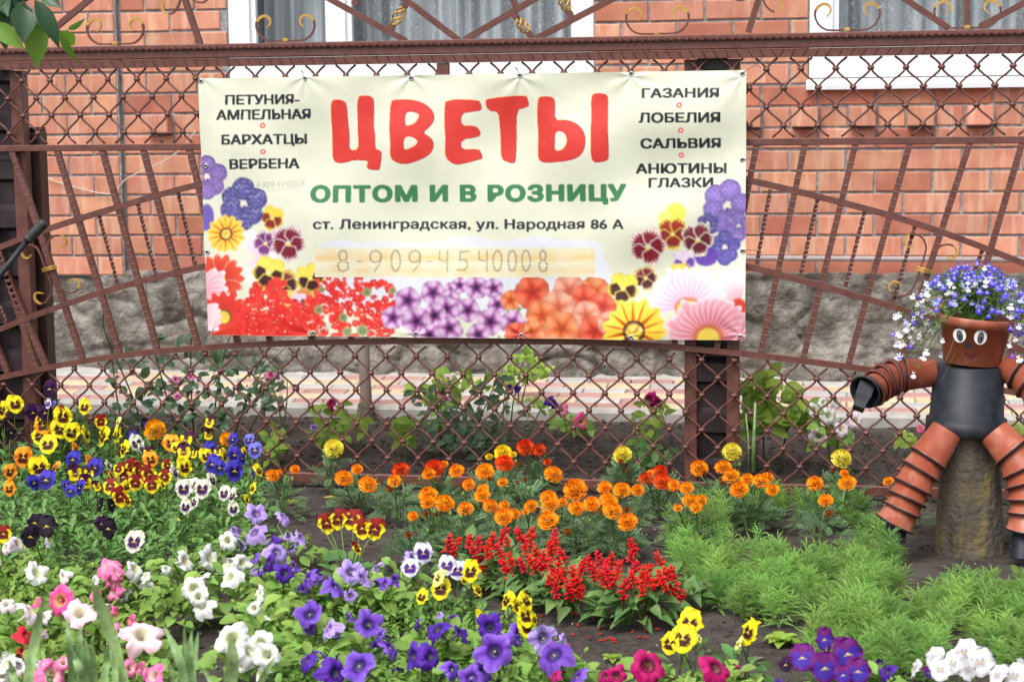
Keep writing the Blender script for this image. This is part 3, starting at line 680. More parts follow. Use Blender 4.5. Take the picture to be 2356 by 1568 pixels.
# pale area under the address line
fill(chaikin([(722, 582), (740, 560), (780, 548), (830, 560), (870, 553), (930, 558), (980, 560), (1040, 548), (1100, 540), (1140, 556), (1200, 548), (1240, 540), (1290, 552), (1330, 550), (1375, 552), (1385, 575), (1395, 600), (1410, 640), (1400, 700), (1300, 720), (900, 720), (735, 700), (715, 640)], 3), (.68, .70, .78))
def text(s, x0, x1, ytop, ybase, col, wt=1.6, slope=0.0, track=1.0, a=1.0):
    c = bpy.data.curves.new('lettering', 'FONT'); c.body = s; c.size = 1;  c.space_character = track; c.resolution_u = 4
    o = bpy.data.objects.new('lettering', c); COL.objects.link(o); bpy.context.view_layer.update()
    me = o.evaluated_get(bpy.context.evaluated_depsgraph_get()).to_mesh(); me.calc_loop_triangles()
    V = np.array([v.co[:2] for v in me.vertices]); T = [tuple(t.vertices) for t in me.loop_triangles]
    pat = (.32, .24, .24, .32, .54, 0, 0, .54, .54, 0, 0, .54); drop = set(); add = []
    for i in range(len(V)-11):                       # the letter made of three overlapping bars: take the bars themselves
        if all(abs(V[i+k, 1]-pat[k]) < .012 for k in range(12)):
            drop |= set(range(i, i+12))
            for q_ in (0, 4, 8): add += [(i+q_, i+q_+1, i+q_+2), (i+q_, i+q_+2, i+q_+3)]
    T = [t for t in T if not (set(t) <= drop)]+add
    o.to_mesh_clear(); bpy.data.objects.remove(o); bpy.data.curves.remove(c)
    xa, xb = V[:, 0].min(), V[:, 0].max(); cap = .729
    X = x0+wt/2+(V[:, 0]-xa)/(xb-xa)*(x1-x0-wt); Y = ybase-wt*.35-V[:, 1]/cap*(ybase-ytop-wt*.7)+slope*(X-(x0+x1)/2)
    w = win(x0-4, x1+4, ytop-12, ybase+16); A, B = PX[w], PY[w]; m = np.zeros(A.shape, bool)
    j0, i0 = w[0].start, w[1].start
    for t in T:
        P = [(X[k], Y[k]) for k in t]; q = win(min(p[0] for p in P), max(p[0] for p in P), min(p[1] for p in P), max(p[1] for p in P))
        ys = slice(max(0, q[0].start-j0), max(0, q[0].stop-j0)); xs = slice(max(0, q[1].start-i0), max(0, q[1].stop-i0)); m[ys, xs] |= inpoly(A[ys, xs], B[ys, xs], P)
    r = wt/2/(.79); n = int(math.ceil(r)); out = m.astype(np.float32)
    for dj in range(-n, n+1):
        for di in range(-n, n+1):
            if (di/r)**2+(dj/(r*.72))**2 <= 1.0: out = np.maximum(out, np.roll(np.roll(m, dj, 0), di, 1))
    blend(w, out*a, col)
BLK = (.018, .02, .028)
for s, x0, x1, yt, yb in (('ПЕТУНИЯ-', 519, 693, 217, 241), ('АМПЕЛЬНАЯ', 499, 718, 251, 276), ('БАРХАТЦЫ', 512, 708, 308, 333), ('ВЕРБЕНА', 530, 691, 364, 389),
                      ('ГАЗАНИЯ', 1477, 1656, 202, 226), ('ЛОБЕЛИЯ', 1470, 1659, 258, 283), ('САЛЬВИЯ', 1474, 1660, 317, 342), ('АНЮТИНЫ', 1462, 1673, 375, 400), ('ГЛАЗКИ', 1492, 1643, 408, 432)):
    text(s, x0, x1, yt, yb, BLK, 4.3, slope=-.012 if x0 < 1000 else -.008)
text('ОПТОМ И В РОЗНИЦУ', 716, 1442, 424, 465, (.045, .20, .08), 8.0, -.004, 1.12)
text('ст. Ленинградская, ул. Народная 86 А', 723, 1437, 503, 527, (.03, .034, .045), 3.4, 0, 1.04)
def c2(P): return [(575+x*.3662, y*.3662) for x, y in P]
RED = (.62, .040, .032)
LET = [([(515, 640), (540, 625), (590, 630), (612, 650), (618, 750), (630, 850), (627, 945), (690, 940), (685, 850), (680, 750), (680, 610), (720, 600), (770, 605), (783, 640), (780, 780), (792, 860), (790, 935), (830, 945), (833, 970), (822, 1060), (800, 1068), (745, 1060), (740, 1045), (752, 1005), (650, 1003), (620, 1015), (560, 1025), (525, 1010), (520, 930), (522, 840), (515, 740)], []),
       ([(885, 640), (920, 625), (1010, 625), (1080, 640), (1130, 670), (1160, 710), (1162, 750), (1140, 790), (1090, 832), (1140, 860), (1160, 890), (1155, 940), (1120, 980), (1040, 1015), (970, 1032), (905, 1010), (888, 980), (890, 900), (882, 800)], [[(980, 700), (1030, 700), (1065, 715), (1070, 735), (1045, 775), (1000, 792), (980, 785)], [(985, 855), (1020, 855), (1055, 875), (1065, 895), (1040, 920), (985, 943), (972, 930), (972, 880)]]),
       ([(1235, 625), (1440, 628), (1455, 650), (1460, 692), (1400, 700), (1330, 712), (1332, 790), (1420, 790), (1445, 815), (1450, 845), (1430, 860), (1330, 875), (1330, 940), (1440, 935), (1455, 960), (1465, 995), (1430, 1003), (1350, 1025), (1295, 1033), (1250, 1010), (1230, 970), (1235, 880), (1228, 780), (1228, 680)], []),
       ([(1483, 635), (1500, 622), (1600, 608), (1740, 600), (1748, 620), (1757, 660), (1740, 672), (1675, 690), (1675, 850), (1672, 1010), (1655, 1025), (1630, 1020), (1580, 1000), (1578, 900), (1573, 800), (1565, 700), (1497, 695)], []),
       ([(1812, 620), (1840, 605), (1900, 608), (1918, 630), (1915, 758), (1990, 752), (2060, 775), (2100, 820), (2115, 880), (2100, 950), (2060, 990), (1990, 1010), (1880, 1020), (1825, 1015), (1812, 980), (1816, 850), (1808, 740)], [[(1920, 825), (1955, 820), (1985, 840), (2000, 880), (1985, 925), (1955, 948), (1917, 945), (1918, 880)]]),
       ([(2145, 605), (2170, 585), (2240, 590), (2250, 615), (2250, 800), (2255, 900), (2257, 990), (2240, 1010), (2170, 1020), (2150, 1000), (2145, 880), (2148, 750)], [])]
for P, H in LET:
    P = chaikin(c2(P), 1); H = [chaikin(c2(h), 2) for h in H]
    sh = lambda Q, d: [(x+d[0], y+d[1]) for x, y in Q]
    fill(sh(P, (-1.6, -1.4)), (.85, .55, .25), [sh(h, (-1.6, -1.4)) for h in H]); fill(sh(P, (1.3, 1.3)), (.30, .05, .09), [sh(h, (1.3, 1.3)) for h in H]); fill(P, RED, H)
def wiggle(P, a): return [(x+random.uniform(-a, a), y+random.uniform(-a, a)) for x, y in P]
def disc(cx, cy, r, col, a=1.0, soft=.15, ry=None):
    ry = ry or r; w = win(cx-r, cx+r, cy-ry, cy+ry); X, Y = PX[w], PY[w]
    if X.size: d = np.sqrt(((X-cx)/r)**2+((Y-cy)/ry)**2); blend(w, np.clip((1-d)/soft, 0, 1)*a, col)
def hsh(x, y, s=1.0):
    return .5+.25*np.sin(x*1.7*s+np.sin(y*1.3*s)*2.1)+.25*np.sin(y*2.3*s+np.sin(x*.9*s)*2.7)
def petal(cx, cy, ang, r0, L, wd, c0, c1, edge=None, tip=.5, stripe=None, base=None, a=1.0):
    """a printed petal from the flower's middle outwards"""
    ux, uy = math.cos(ang), math.sin(ang); ex, ey = cx+ux*L, cy+uy*L
    w = win(min(cx, ex)-wd, max(cx, ex)+wd, min(cy, ey)-wd, max(cy, ey)+wd); X, Y = PX[w]-cx, PY[w]-cy
    if X.size == 0: return
    s = (X*ux+Y*uy-r0)/(L-r0); t = (-X*uy+Y*ux)/wd
    sc = np.clip(s, 1e-4, 1); pr = np.sqrt(np.clip(1-np.abs(2*sc**(1/(2*tip))-1)**2.2, 0, 1)) if False else (np.clip(sc/tip, 0, 1)**.6*np.clip((1-sc)/(1-tip), 0, 1)**.5)
    m = (s > 0) & (s < 1) & (np.abs(t) < pr); k = np.clip(s, 0, 1)[..., None]; vein = (.93+.14*hsh(t*14, s*2))[..., None]
    col = (np.array(c0)*(1-k)+np.array(c1)*k)*vein
    if edge is not None: e = np.clip((np.abs(t)/np.maximum(pr, .01)-.72)/.2, 0, 1)[..., None]; e = np.maximum(e, np.clip((k-.84)/.1, 0, 1)); col = col*(1-e)+np.array(edge)*e
    if stripe is not None: q = ((np.abs(t) < .32*(1-k[..., 0])) & (s > .1))[..., None]; col = np.where(q, np.array(stripe), col)
    if base is not None: q = (s < .17)[..., None]; col = np.where(q, np.array(base), col)
    blend(w, m*a, col)
def gazania(cx, cy, R, n, c0, c1, stripe, base, cen=(.80, .52, .05), rot=0, r0=.25, squash=1.0, edge=None):
    for k in list(range(0, n, 2))+list(range(1, n, 2)):
        a = 2*PI*k/n+rot+random.uniform(-.06, .06); petal(cx, cy, a, R*r0*.8, R*random.uniform(.92, 1.05), R*PI/n*1.15, c0, c1, edge, .6, stripe, base)
    disc(cx, cy, R*(r0+.06), (.20, .10, .04)); disc(cx, cy, R*r0, cen)
    for k in range(26): a = random.uniform(0, 6.28); r = R*r0*math.sqrt(random.random())*.95; disc(cx+r*math.cos(a), cy+r*math.sin(a), R*.035+.6, random.choice([(.85, .62, .12), (.60, .32, .03), (.9, .7, .25)]))
def pansyp(cx, cy, R, top, side, edge, eye=(.82, .62, .08), rot=0, upper=None):
    rot = rot or random.uniform(-.35, .35); cx0, cy0 = cx, cy
    for q, (dx_, dy_, r, c) in enumerate(((-.36, -.48, .47, upper or top), (.36, -.50, .47, upper or top), (-.54, .10, .42, side), (.54, .08, .42, side), (.0, .54, .46, side))):
        x = cx+R*(dx_*math.cos(rot)-dy_*math.sin(rot)); y = cy+R*(dx_*math.sin(rot)+dy_*math.cos(rot)); rr = R*r*1.1
        w = win(x-rr*1.1, x+rr*1.1, y-rr*1.1, y+rr*1.1); X, Y = PX[w], PY[w]
        if X.size == 0: continue
        th = np.arctan2(Y-y, X-x); d = np.sqrt((X-x)**2+(Y-y)**2)/(rr*(1+.06*np.sin(th*5+cx)+.03*np.sin(th*11+q))); D = np.sqrt((X-cx)**2+(Y-cy)**2)/R; T = np.arctan2(Y-cy, X-cx)
        lim = (.70 if c is side or c is top else .80)*(1+.10*np.sin(T*31+q)+.07*np.sin(T*53))
        k = np.maximum(np.clip((D-lim*1.15)/.10, 0, 1), np.clip((d-.80)/.08, 0, 1))[..., None]
        fine = (.82+.30*hsh(T*9, D*3+q))[..., None]; base = np.array(c)*(1-k)+np.array(edge)*k
        sh = (.72+.28*np.clip((1-d)*5, 0, 1))[..., None]; blend(w, np.clip((1-d)*14, 0, 1), base*fine*sh)
    disc(cx, cy+R*.03, R*.13, eye); disc(cx, cy-R*.02, R*.06, (.8, .8, .6))
def petuniap(cx, cy, R, cen, mid, edge, n=5):
    w = win(cx-R, cx+R, cy-R, cy+R); X, Y = (PX[w]-cx)/R, (PY[w]-cy)/R
    if X.size == 0: return
    th = np.arctan2(Y, X)+random.random()*6; d = np.sqrt(X*X+Y*Y); rr = .88+.10*np.abs(np.cos(th*n/2))+.02*np.sin(th*17)
    k = np.clip(d/rr, 0, 1)[..., None]; v = (np.clip(np.cos(th*n)*.5+.5, 0, 1)**3)[..., None]; shade = (.80+.25*np.cos(th*n*.5+1)**2)[..., None]*(1-.25*np.clip((k-.88)/.12, 0, 1)); fine = (.5+.5*np.sin(th*38))[..., None]
    e = np.clip((k-.12)/.5, 0, 1)*(1-.35*v)-.12*fine*(1-k); e = np.clip(e, 0, 1)
    col = np.where(e < .5, np.array(cen)+(np.array(mid)-np.array(cen))*(e*2), np.array(mid)+(np.array(edge)-np.array(mid))*(e*2-1))*shade; blend(w, d < rr, col)
VIO = (.22, .13, .42); BLU = (.055, .05, .25)
def orchid(cx, cy, R, c, net, rot=0, petals=((-.55, -.35), (0, -.72), (.6, -.25), (.42, .45), (-.55, .25), (0, .7))):
    for dx_, dy_ in petals:
        x = cx+R*(dx_*math.cos(rot)-dy_*math.sin(rot)); y = cy+R*(dx_*math.sin(rot)+dy_*math.cos(rot)); rr = R*random.uniform(.44, .52)
        disc(x, y, rr*1.06, (.24, .19, .48), soft=.05); w = win(x-rr, x+rr, y-rr, y+rr); X, Y = PX[w], PY[w]
        if X.size == 0: continue
        d = np.sqrt((X-x)**2+(Y-y)**2)/rr; q = np.abs(hsh(X*.55, Y*.55, 1.0)-.5) < (.055 if net else .02); col = np.where(q[..., None], np.array((.42, .40, .66)), np.array(c)*(.7+.6*hsh(X*.3, Y*.3))[..., None])*(1.12-.45*d*d)[..., None]; blend(w, d < 1+.05*np.sin(np.arctan2(Y-y, X-x)*6), col)
    disc(cx, cy, R*.17, (.75, .70, .60)); disc(cx+R*.03, cy+R*.14, R*.10, (.10, .08, .35))
def mass(poly, cols, n, r, gap=None):
    xs = [p[0] for p in poly]; ys = [p[1] for p in poly]
    for i in range(n):
        x = random.uniform(min(xs), max(xs)); y = random.uniform(min(ys), max(ys))
        if not inpoly(np.array([x]), np.array([y]), poly)[0]: continue
        c = random.choice(cols); rr = r*random.uniform(.6, 1.2)
        for k in range(5): a = 2*PI*k/5+i; disc(x+rr*.6*math.cos(a), y+rr*.6*math.sin(a), rr*.55, tuple(q*random.uniform(.88, 1.1) for q in c), soft=.3)
        if random.random() < .35: disc(x, y, rr*.16, (.85, .55, .5))
# small print marks
for x, y in ((606, 289), (607, 349), (1564, 242), (1568, 300), (1568, 357)):
    for k in range(6): disc(x+4.6*math.cos(k*PI/3), y+4.6*math.sin(k*PI/3), 2.7, (.75, .06, .05), soft=.3)
    disc(x, y, 2.2, (.85, .82, .62))
WHP = (.86, .80, .88); PNK = (.78, .30, .42)
# left corner bouquet
for k in range(16): petal(585, 590, -PI*.62+k*PI*1.25/16, 6, 62*random.uniform(.85, 1.1), 13, (.80, .55, .70), WHP, tip=.62)
orchid(478, 408, 42, VIO, False, 0); disc(478, 500, 18, (.14, .10, .42), ry=34)
pansyp(628, 502, 28, (.28, .02, .03), (.25, .02, .03), (.85, .66, .05), upper=(.80, .62, .08)); pansyp(612, 560, 30, (.16, .03, .16), (.20, .04, .20), (.78, .62, .70))
orchid(562, 470, 50, BLU, True); orchid(545, 515, 22, BLU, True)
pansyp(665, 560, 41, (.22, .012, .04), (.20, .012, .03), (.80, .62, .66)); pansyp(655, 655, 34, (.20, .02, .05), (.06, .01, .02), (.72, .52, .08))
pansyp(620, 628, 38, (.84, .68, .08), (.04, .008, .015), (.86, .70, .08), upper=(.86, .72, .12)); pansyp(716, 640, 34, (.85, .68, .08), (.05, .008, .02), (.85, .66, .08), upper=(.86, .70, .1))
for k in range(15): petal(508, 640, 2*PI*k/15, 10, 58, 12, (.55, .03, .02), (.80, .09, .05), edge=(.82, .35, .25) if k % 2 else None, tip=.6)
disc(508, 640, 17, (.30, .07, .02)); disc(512, 640, 10, (.75, .50, .08))
gazania(522, 538, 43, 14, (.85, .52, .03), (.90, .62, .10), (.62, .13, .01), (.06, .02, .01), rot=.2)
for k in range(9): petal(462, 670, -.95+k*.28, 4, 72*random.uniform(.85, 1.1), 13, (.75, .18, .25), (.86, .60, .68), edge=(.88, .74, .78), tip=.6)
for k in range(15): petal(516, 728, 2*PI*k/15+.1, 10, 60, 12, (.60, .03, .02), (.72, .05, .035), tip=.6)
disc(516, 728, 21, (.30, .08, .02)); disc(516, 729, 15, (.82, .58, .08))
for k in range(5): petal(452, 728, -.5+k*.25, 4, 60, 12, (.75, .30, .35), (.86, .70, .76), tip=.6)
REDS = [(.70, .028, .022), (.78, .045, .03), (.62, .02, .02)]
disc(700, 700, 30, (.62, .22, .05), ry=40); disc(665, 690, 22, (.75, .55, .15), ry=26); pansyp(690, 692, 19, (.72, .55, .70), (.10, .02, .10), (.76, .55, .68))
mass([(555, 775), (552, 690), (565, 700), (590, 650), (610, 672), (628, 640), (655, 650), (668, 690), (700, 700), (712, 775)], REDS, 520, 7)
mass([(560, 772), (552, 740), (700, 700), (735, 640), (830, 637), (850, 652), (898, 642), (915, 690), (905, 775)], REDS, 560, 7.5)
for x, y, r in ((845, 672, 12), (790, 730, 11), (835, 760, 15), (800, 762, 12), (735, 712, 11), (905, 668, 9), (722, 768, 10), (742, 666, 8)):
    for k in range(9): petal(x, y, 2*PI*k/9, 1, r, r*.3, (.12, .17, .06), (.33, .40, .20), tip=.5)
for i in range(60): disc(random.uniform(560, 900), random.uniform(690, 772), random.uniform(.8, 2.6), random.choice([(.84, .80, .45), (.10, .10, .08), (.80, .70, .4)]), soft=.4)
# petunias along the bottom
for i in range(90): disc(random.uniform(915, 1200), random.uniform(690, 778), random.uniform(3, 7), random.choice([(.20, .26, .12), (.12, .15, .09), (.72, .74, .45)]), soft=.5)
for x, y, r in ((999, 672, 28), (1042, 668, 20), (1037, 690, 24), (1098, 660, 27), (1137, 662, 22), (1060, 655, 18), (940, 690, 30), (1146, 700, 22), (1079, 712, 27), (1030, 709, 28), (905, 730, 26), (1002, 724, 27), (1041, 761, 26), (960, 738, 33), (1130, 739, 31), (1181, 742, 28), (990, 768, 24), (1102, 768, 25), (1036, 753, 27)):
    petuniap(x, y, r*1.08, (.03, .008, .05), (.34, .08, .34), (.68, .46, .70))
ORG_ = [((.40, .05, .01), (.72, .15, .04), (.78, .28, .13)), ((.42, .03, .02), (.68, .07, .035), (.76, .17, .09)), ((.50, .10, .05), (.74, .24, .15), (.80, .40, .29))]
for i, (x, y, r) in enumerate(((1175, 690, 22), (1225, 672, 38), (1308, 668, 36), (1371, 672, 34), (1345, 690, 34), (1283, 707, 38), (1245, 726, 34), (1387, 704, 30), (1349, 723, 30), (1225, 768, 30), (1190, 765, 24), (1330, 765, 30), (1295, 755, 38), (1372, 761, 36), (1400, 740, 24))):
    petuniap(x+random.uniform(-3, 3), y, r*1.12, *ORG_[i % 3])
# right corner bouquet
orchid(1673, 474, 52, (.25, .16, .52), False, .2); orchid(1700, 520, 30, (.22, .14, .5), True); orchid(1630, 515, 24, BLU, True); orchid(1668, 570, 34, (.10, .08, .38), False); disc(1625, 590, 30, (.12, .05, .38), ry=24)
disc(1556, 490, 26, (.85, .70, .10)); disc(1530, 500, 16, (.86, .74, .2)); pansyp(1549, 538, 36, (.80, .62, .06), (.26, .02, .03), (.86, .70, .10), upper=(.35, .03, .02))
pansyp(1606, 552, 38, (.82, .74, .62), (.14, .015, .03), (.84, .78, .66), upper=(.20, .03, .05)); pansyp(1575, 603, 28, (.75, .62, .76), (.14, .06, .34), (.78, .66, .78)); pansyp(1492, 568, 43, (.26, .015, .04), (.22, .012, .03), (.84, .70, .66))
disc(1562, 630, 34, (.86, .68, .08), ry=26); pansyp(1486, 640, 28, (.22, .02, .04), (.08, .01, .02), (.80, .62, .30)); pansyp(1434, 664, 36, (.86, .72, .10), (.05, .008, .012), (.86, .70, .08), upper=(.87, .72, .1))
for k in range(9): petal(1705, 690, PI*.9+k*.22, 4, 78*random.uniform(.85, 1.1), 15, (.72, .35, .40), (.87, .85, .90), tip=.6)
disc(1700, 712, 24, (.66, .06, .04), ry=30)
for k in range(15): petal(1584, 706, PI*1.0+k*PI/14.5, 22, 100*random.uniform(.86, 1.06), 15, (.78, .36, .55), (.86, .72, .82), edge=(.87, .80, .86), tip=.62)
disc(1584, 706, 34, (.62, .25, .12), ry=26); disc(1584, 706, 25, (.82, .62, .12), ry=16)
for k in range(17): petal(1630, 775, PI*.98+k*PI*1.04/16, 22, 104*random.uniform(.86, 1.04), 15, (.72, .12, .18), (.84, .42, .52), edge=(.86, .66, .72), tip=.62)
disc(1630, 775, 38, (.60, .18, .08), ry=34); disc(1630, 778, 27, (.84, .62, .10), ry=26)
gazania(1460, 761, 76, 15, (.88, .60, .03), (.90, .66, .08), (.62, .12, .01), (.035, .01, .01), rot=.05)
bl = img.copy()
for ax_ in (0, 1):
    bl = sum(np.roll(bl, k_, ax_) for k_ in (-2, -1, 0, 1, 2))/5
soft = (PY > 642) | ((PX < 716) & (PY > 448)) | ((PX < 588) & (PY > 400)) | ((PX > 1446) & (PY > 438))
img[soft] = bl[soft]; del bl
# yellowed tape with the pencilled number
w = win(724, 1372, 566, 640); X, Y = PX[w], PY[w]; m = (X > 726) & (X < 1370) & (Y > 569) & (Y < 637)
k = (np.clip(1-np.abs(Y-592)/14, 0, 1)*.6*(hsh(X*.03, Y*.05)*.8+.4)+np.clip(1-np.abs(Y-622)/9, 0, 1)*.5*hsh(X*.05, Y*.02)+.25*hsh(X*.06, Y*.03))[..., None]
blend(w, m, np.array((.74, .70, .53))*(1-k)+np.array((.76, .53, .17))*k)
def line(P, wd, col, a=1.0):
    for (x0, y0), (x1, y1) in zip(P[:-1], P[1:]):
        w = win(min(x0, x1)-wd, max(x0, x1)+wd, min(y0, y1)-wd, max(y0, y1)+wd); X, Y = PX[w], PY[w]
        if X.size == 0: continue
        L2 = (x1-x0)**2+(y1-y0)**2+1e-6; t = np.clip(((X-x0)*(x1-x0)+(Y-y0)*(y1-y0))/L2, 0, 1); d = np.sqrt((X-x0-t*(x1-x0))**2+(Y-y0-t*(y1-y0))**2); blend(w, np.clip((wd-d)/(wd*.6), 0, 1)*a, col)
def arc(cx, cy, rx, ry, a0, a1, n=12): return [(cx+rx*math.cos(a0+(a1-a0)*i/n), cy+ry*math.sin(a0+(a1-a0)*i/n)) for i in range(n+1)]
DG = {'8': [arc(.5, .26, .32, .25, 0, 2*PI), arc(.5, .75, .42, .26, 0, 2*PI)], '9': [arc(.5, .3, .4, .28, 0, 2*PI), [(.9, .3), (.85, .6), (.45, 1)]], '0': [arc(.5, .5, .4, .5, 0, 2*PI)],
      '4': [[(.15, .02), (.15, .45), (.5, .52), (.85, .5)], [(.8, .02), (.82, 1)]], '5': [[(.95, .05), (.35, .08), (.3, .45)], [(.3, .45), (.75, .45), (.9, .7), (.65, .95), (.15, .92)]], '-': [[(.2, .55), (.8, .55)]], '2': [arc(.5, .28, .4, .26, 0, 2*PI), [(.85, .4), (.5, .75), (.3, .95)]]}
for ch, x, wd in (('8', 777, 28), ('-', 820, 16), ('9', 850, 32), ('0', 899, 26), ('9', 940, 32), ('-', 982, 20), ('4', 1010, 26), ('5', 1050, 32), ('4', 1100, 26), ('0', 1134, 24), ('0', 1168, 24), ('0', 1200, 24), ('8', 1240, 22)):
    for rep in range(4):
        for st in DG[ch]: line([(x+u*wd+random.uniform(-1.8, 1.8), 575+v*48+random.uniform(-1.4, 1.4)) for u, v in st], 2.3, (.30, .27, .20), .33)
for n_, y0 in ((1, 603), (2, 609)): line([(726+i*16, y0+3*math.sin(i*.9+n_)) for i in range(41)], .8, (.93, .88, .70), .8)
x = 590
for i, ch in enumerate('8-909-4540008'):
    wd = 5.0 if ch == '-' else 9.0; y = 419-i*.42
    for st in DG[ch]: line([(x+u*wd*.8+(1-v)*3, y+v*15) for u, v in st], .75, (.22, .22, .22), .8)
    x += wd+.3
line([(598, 440), (690, 433)], .6, (.3, .3, .3), .7)
TIES = [at(x_, 176, BY-.012) for x_ in (462, 703, 945, 1197, 1452, 1708)]+[at(x_, 770, BY-.012) for x_ in (483, 720, 957, 1199, 1452, 1703)]
def creases(x, z):
    s = 0
    for q in TIES:
        dx_, dz_ = x-q.x, z-q.z; r = math.hypot(dx_, dz_)
        if r < .34: s += .0024*math.exp(-r/.11)*math.sin(math.atan2(dz_, dx_)*7+q.x*9)*min(1, r/.03)
    return s
def bany(x, z):
    u = (x-BX0)/(BX1-BX0); v = (BZ1-z)/(BZ1-BZ0)
    d = .0045*math.sin((u*2.6+v*1.5)*7+1.2*math.sin(v*4))*math.sin(PI*min(1, max(0, (u-.02)*1.2)))**.5 if 0 < u < .85 else 0
    e = .0035*math.sin((u*5-v*3)*4.2+math.sin(u*9)); f = .0016*math.sin(u*58+3*v)*(1-v)**2; h = .004*fbm(x*3.3, z*3.3, 4)+.0022*fbm(x*9, z*7+x*4, 8)
    g = .008*math.exp(-((u-.9)*5)**2)*math.sin((u*3+v*5.5)*3.1)
    return BY-.011+(d+e+f+h+g)*1.15+creases(x, z)
img *= (1+.035*np.random.RandomState(1).randn(CH, CW, 1)).astype(np.float32); img = np.clip(img, 0, 1)
small = img.reshape(GH+1, SS, GW+1, SS, 3).mean((1, 3))
V = []; 
for j in range(GH+1):
    z = BZ1-j*RES
    for i in range(GW+1): x = xleft(z)+i/GW*(BX1-xleft(z)); V.append((x, bany(x, z), z))
F = [(j*(GW+1)+i, (j+1)*(GW+1)+i, (j+1)*(GW+1)+i+1, j*(GW+1)+i+1) for j in range(GH) for i in range(GW)]
MT['print'], t, b = mat('printed_vinyl'); a_ = N(t, 'ShaderNodeVertexColor', layer_name='Col'); t.links.new(a_.outputs[0], b.inputs['Base Color']); b.inputs['Roughness'].default_value = .45; b.inputs['Specular IOR Level'].default_value = .4
mb = MB(); mb.add(V, F, None, True); mb.c = small.reshape(-1, 3).tolist()
ban = thing('flower_banner', 'cream printed vinyl banner with red headline and flower pictures tied to the fence', 'banner', ((BX0+BX1)/2, BY, BZ0))
mb.obj('printed_sheet', 'print', ban)
GR = [(462, 187), (703, 181), (945, 180), (1197, 174), (1452, 170), (1708, 170), (473, 382), (478, 580), (483, 764), (720, 766), (957, 768), (1199, 771), (1452, 775), (1703, 775), (1708, 368), (1708, 578)]
for i, (x, y) in enumerate(GR):
    p = at(x, y, BY-.012); p.y = bany(p.x, p.z)-.001; mb = MB()
    M4 = Matrix.Translation(p)@Matrix.Rotation(PI/2, 4, 'X'); lathe(mb, [(.0045, .0), (.0048, .0018), (.0068, .0026), (.0088, .0012), (.0092, 0)], M4, 16); mb.obj('grommet', 'steel', ban)
    mb = MB(); mb.add([M4@Vector((.0045*math.cos(2*PI*k/12), .0045*math.sin(2*PI*k/12), .0008)) for k in range(12)], [tuple(range(12))]); mb.obj('grommet_hole', 'paint_dk', ban)
    e = p+Vector(((-.03 if x < 500 else .05 if x > 1690 else -.02), .02, (.03 if y < 200 else -.045 if y > 700 else 0)))
    mb = MB(); tube(mb, spline([p+Vector((0, -.003, 0)), (p+e)/2+Vector((0, -.008, .004)), e, e+Vector((.012, .0, -.01))], 4), .0011, 5); mb.obj('tie_wire', 'wire', ban)

# ------------------------------------------------------------------ leaf shapes (unit length along +Y, upper side +Z)
def leafmesh(name, m, w, prof, curl=.25, fold=.12, n=5, wav=0.0, seed=0):
    mb = MB(); rnd = random.Random(seed); V = []
    for i in range(n+1):
        s = i/n; k = np.interp(s, np.linspace(0, 1, len(prof)), prof)*w; z = -curl*s*s+.06*s
        q = wav*rnd.uniform(-1, 1); V += [(-k, s, z+fold*k*1.6+q), (0, s, z), (k, s, z+fold*k*1.6-q)]
    F = []
    for i in range(n):
        a = i*3; F += [(a, a+1, a+4, a+3), (a+1, a+2, a+5, a+4)]
    mb.add(V, F, None, True); return mb.mesh(name, m)
OVAL = [.10, .62, .95, 1.0, .72, .05]; LANCE = [.25, .85, 1.0, .75, .42, .02]; OBL = [.10, .35, .62, .95, .90, .1]; HEART = [.25, 1.0, .95, .70, .38, .02]
LM = {'petunia': [leafmesh('leaf', 'pet_leaf', .30+.04*i, OVAL, .15+.18*i, .25, wav=.02, seed=i) for i in range(4)],
      'pansy': [leafmesh('leaf', 'pansy_leaf', .20+.03*i, OBL, .1+.2*i, .2, wav=.03, seed=i) for i in range(4)],
      'salvia': [leafmesh('leaf', 'salvia_leaf', .30+.02*i, HEART, .3+.15*i, .3, wav=.03, seed=i) for i in range(3)],
      'rose': [leafmesh('leaf', 'rose_leaf', .30+.02*i, OVAL, .15+.15*i, .3, wav=.02, seed=i) for i in range(3)],
      'lime': [leafmesh('leaf', 'lime_leaf', .33+.02*i, OVAL, .2+.2*i, .3, wav=.05, seed=i) for i in range(3)]}
def feather(name, m, L=1.0, pairs=5, lw=.066, seed=0):
    mb = MB(); rnd = random.Random(seed)
    mb.add([(-.012, 0, 0), (.012, 0, 0), (.008, .9, -.12), (-.008, .9, -.12)], [(0, 1, 2, 3)])
    for i in range(pairs+1):
        s = .16+.72*i/pairs; l = .30*(1-.5*abs(s-.45))*rnd.uniform(.85, 1.1)
        for sd in ((-1, 1) if i < pairs else (0,)):
            d = Vector((sd*.86, .5 if sd else 1, rnd.uniform(-.1, .3))).normalized(); p = Vector((0, s, -.13*s*s)); e = d.cross(Vector((0, 0, 1))).normalized()*lw
            mb.add([p, p+d*l*.5+e, p+d*l, p+d*l*.5-e], [(0, 1, 2, 3)])
    return mb.mesh(name, m)
LM['marigold'] = [feather('leaf', 'mari_leaf', seed=i) for i in range(4)]
def basis(p, d, n, s):
    """y axis along d, z near n"""
    y = Vector(d).normalized(); x = y.cross(Vector(n)); x = x.normalized() if x.length > 1e-4 else y.orthogonal().normalized(); z = x.cross(y)
    M4 = Matrix((x, y, z)).transposed().to_4x4()
    for i in range(3):
        for j in range(3): M4[i][j] *= s
    M4.translation = p; return M4
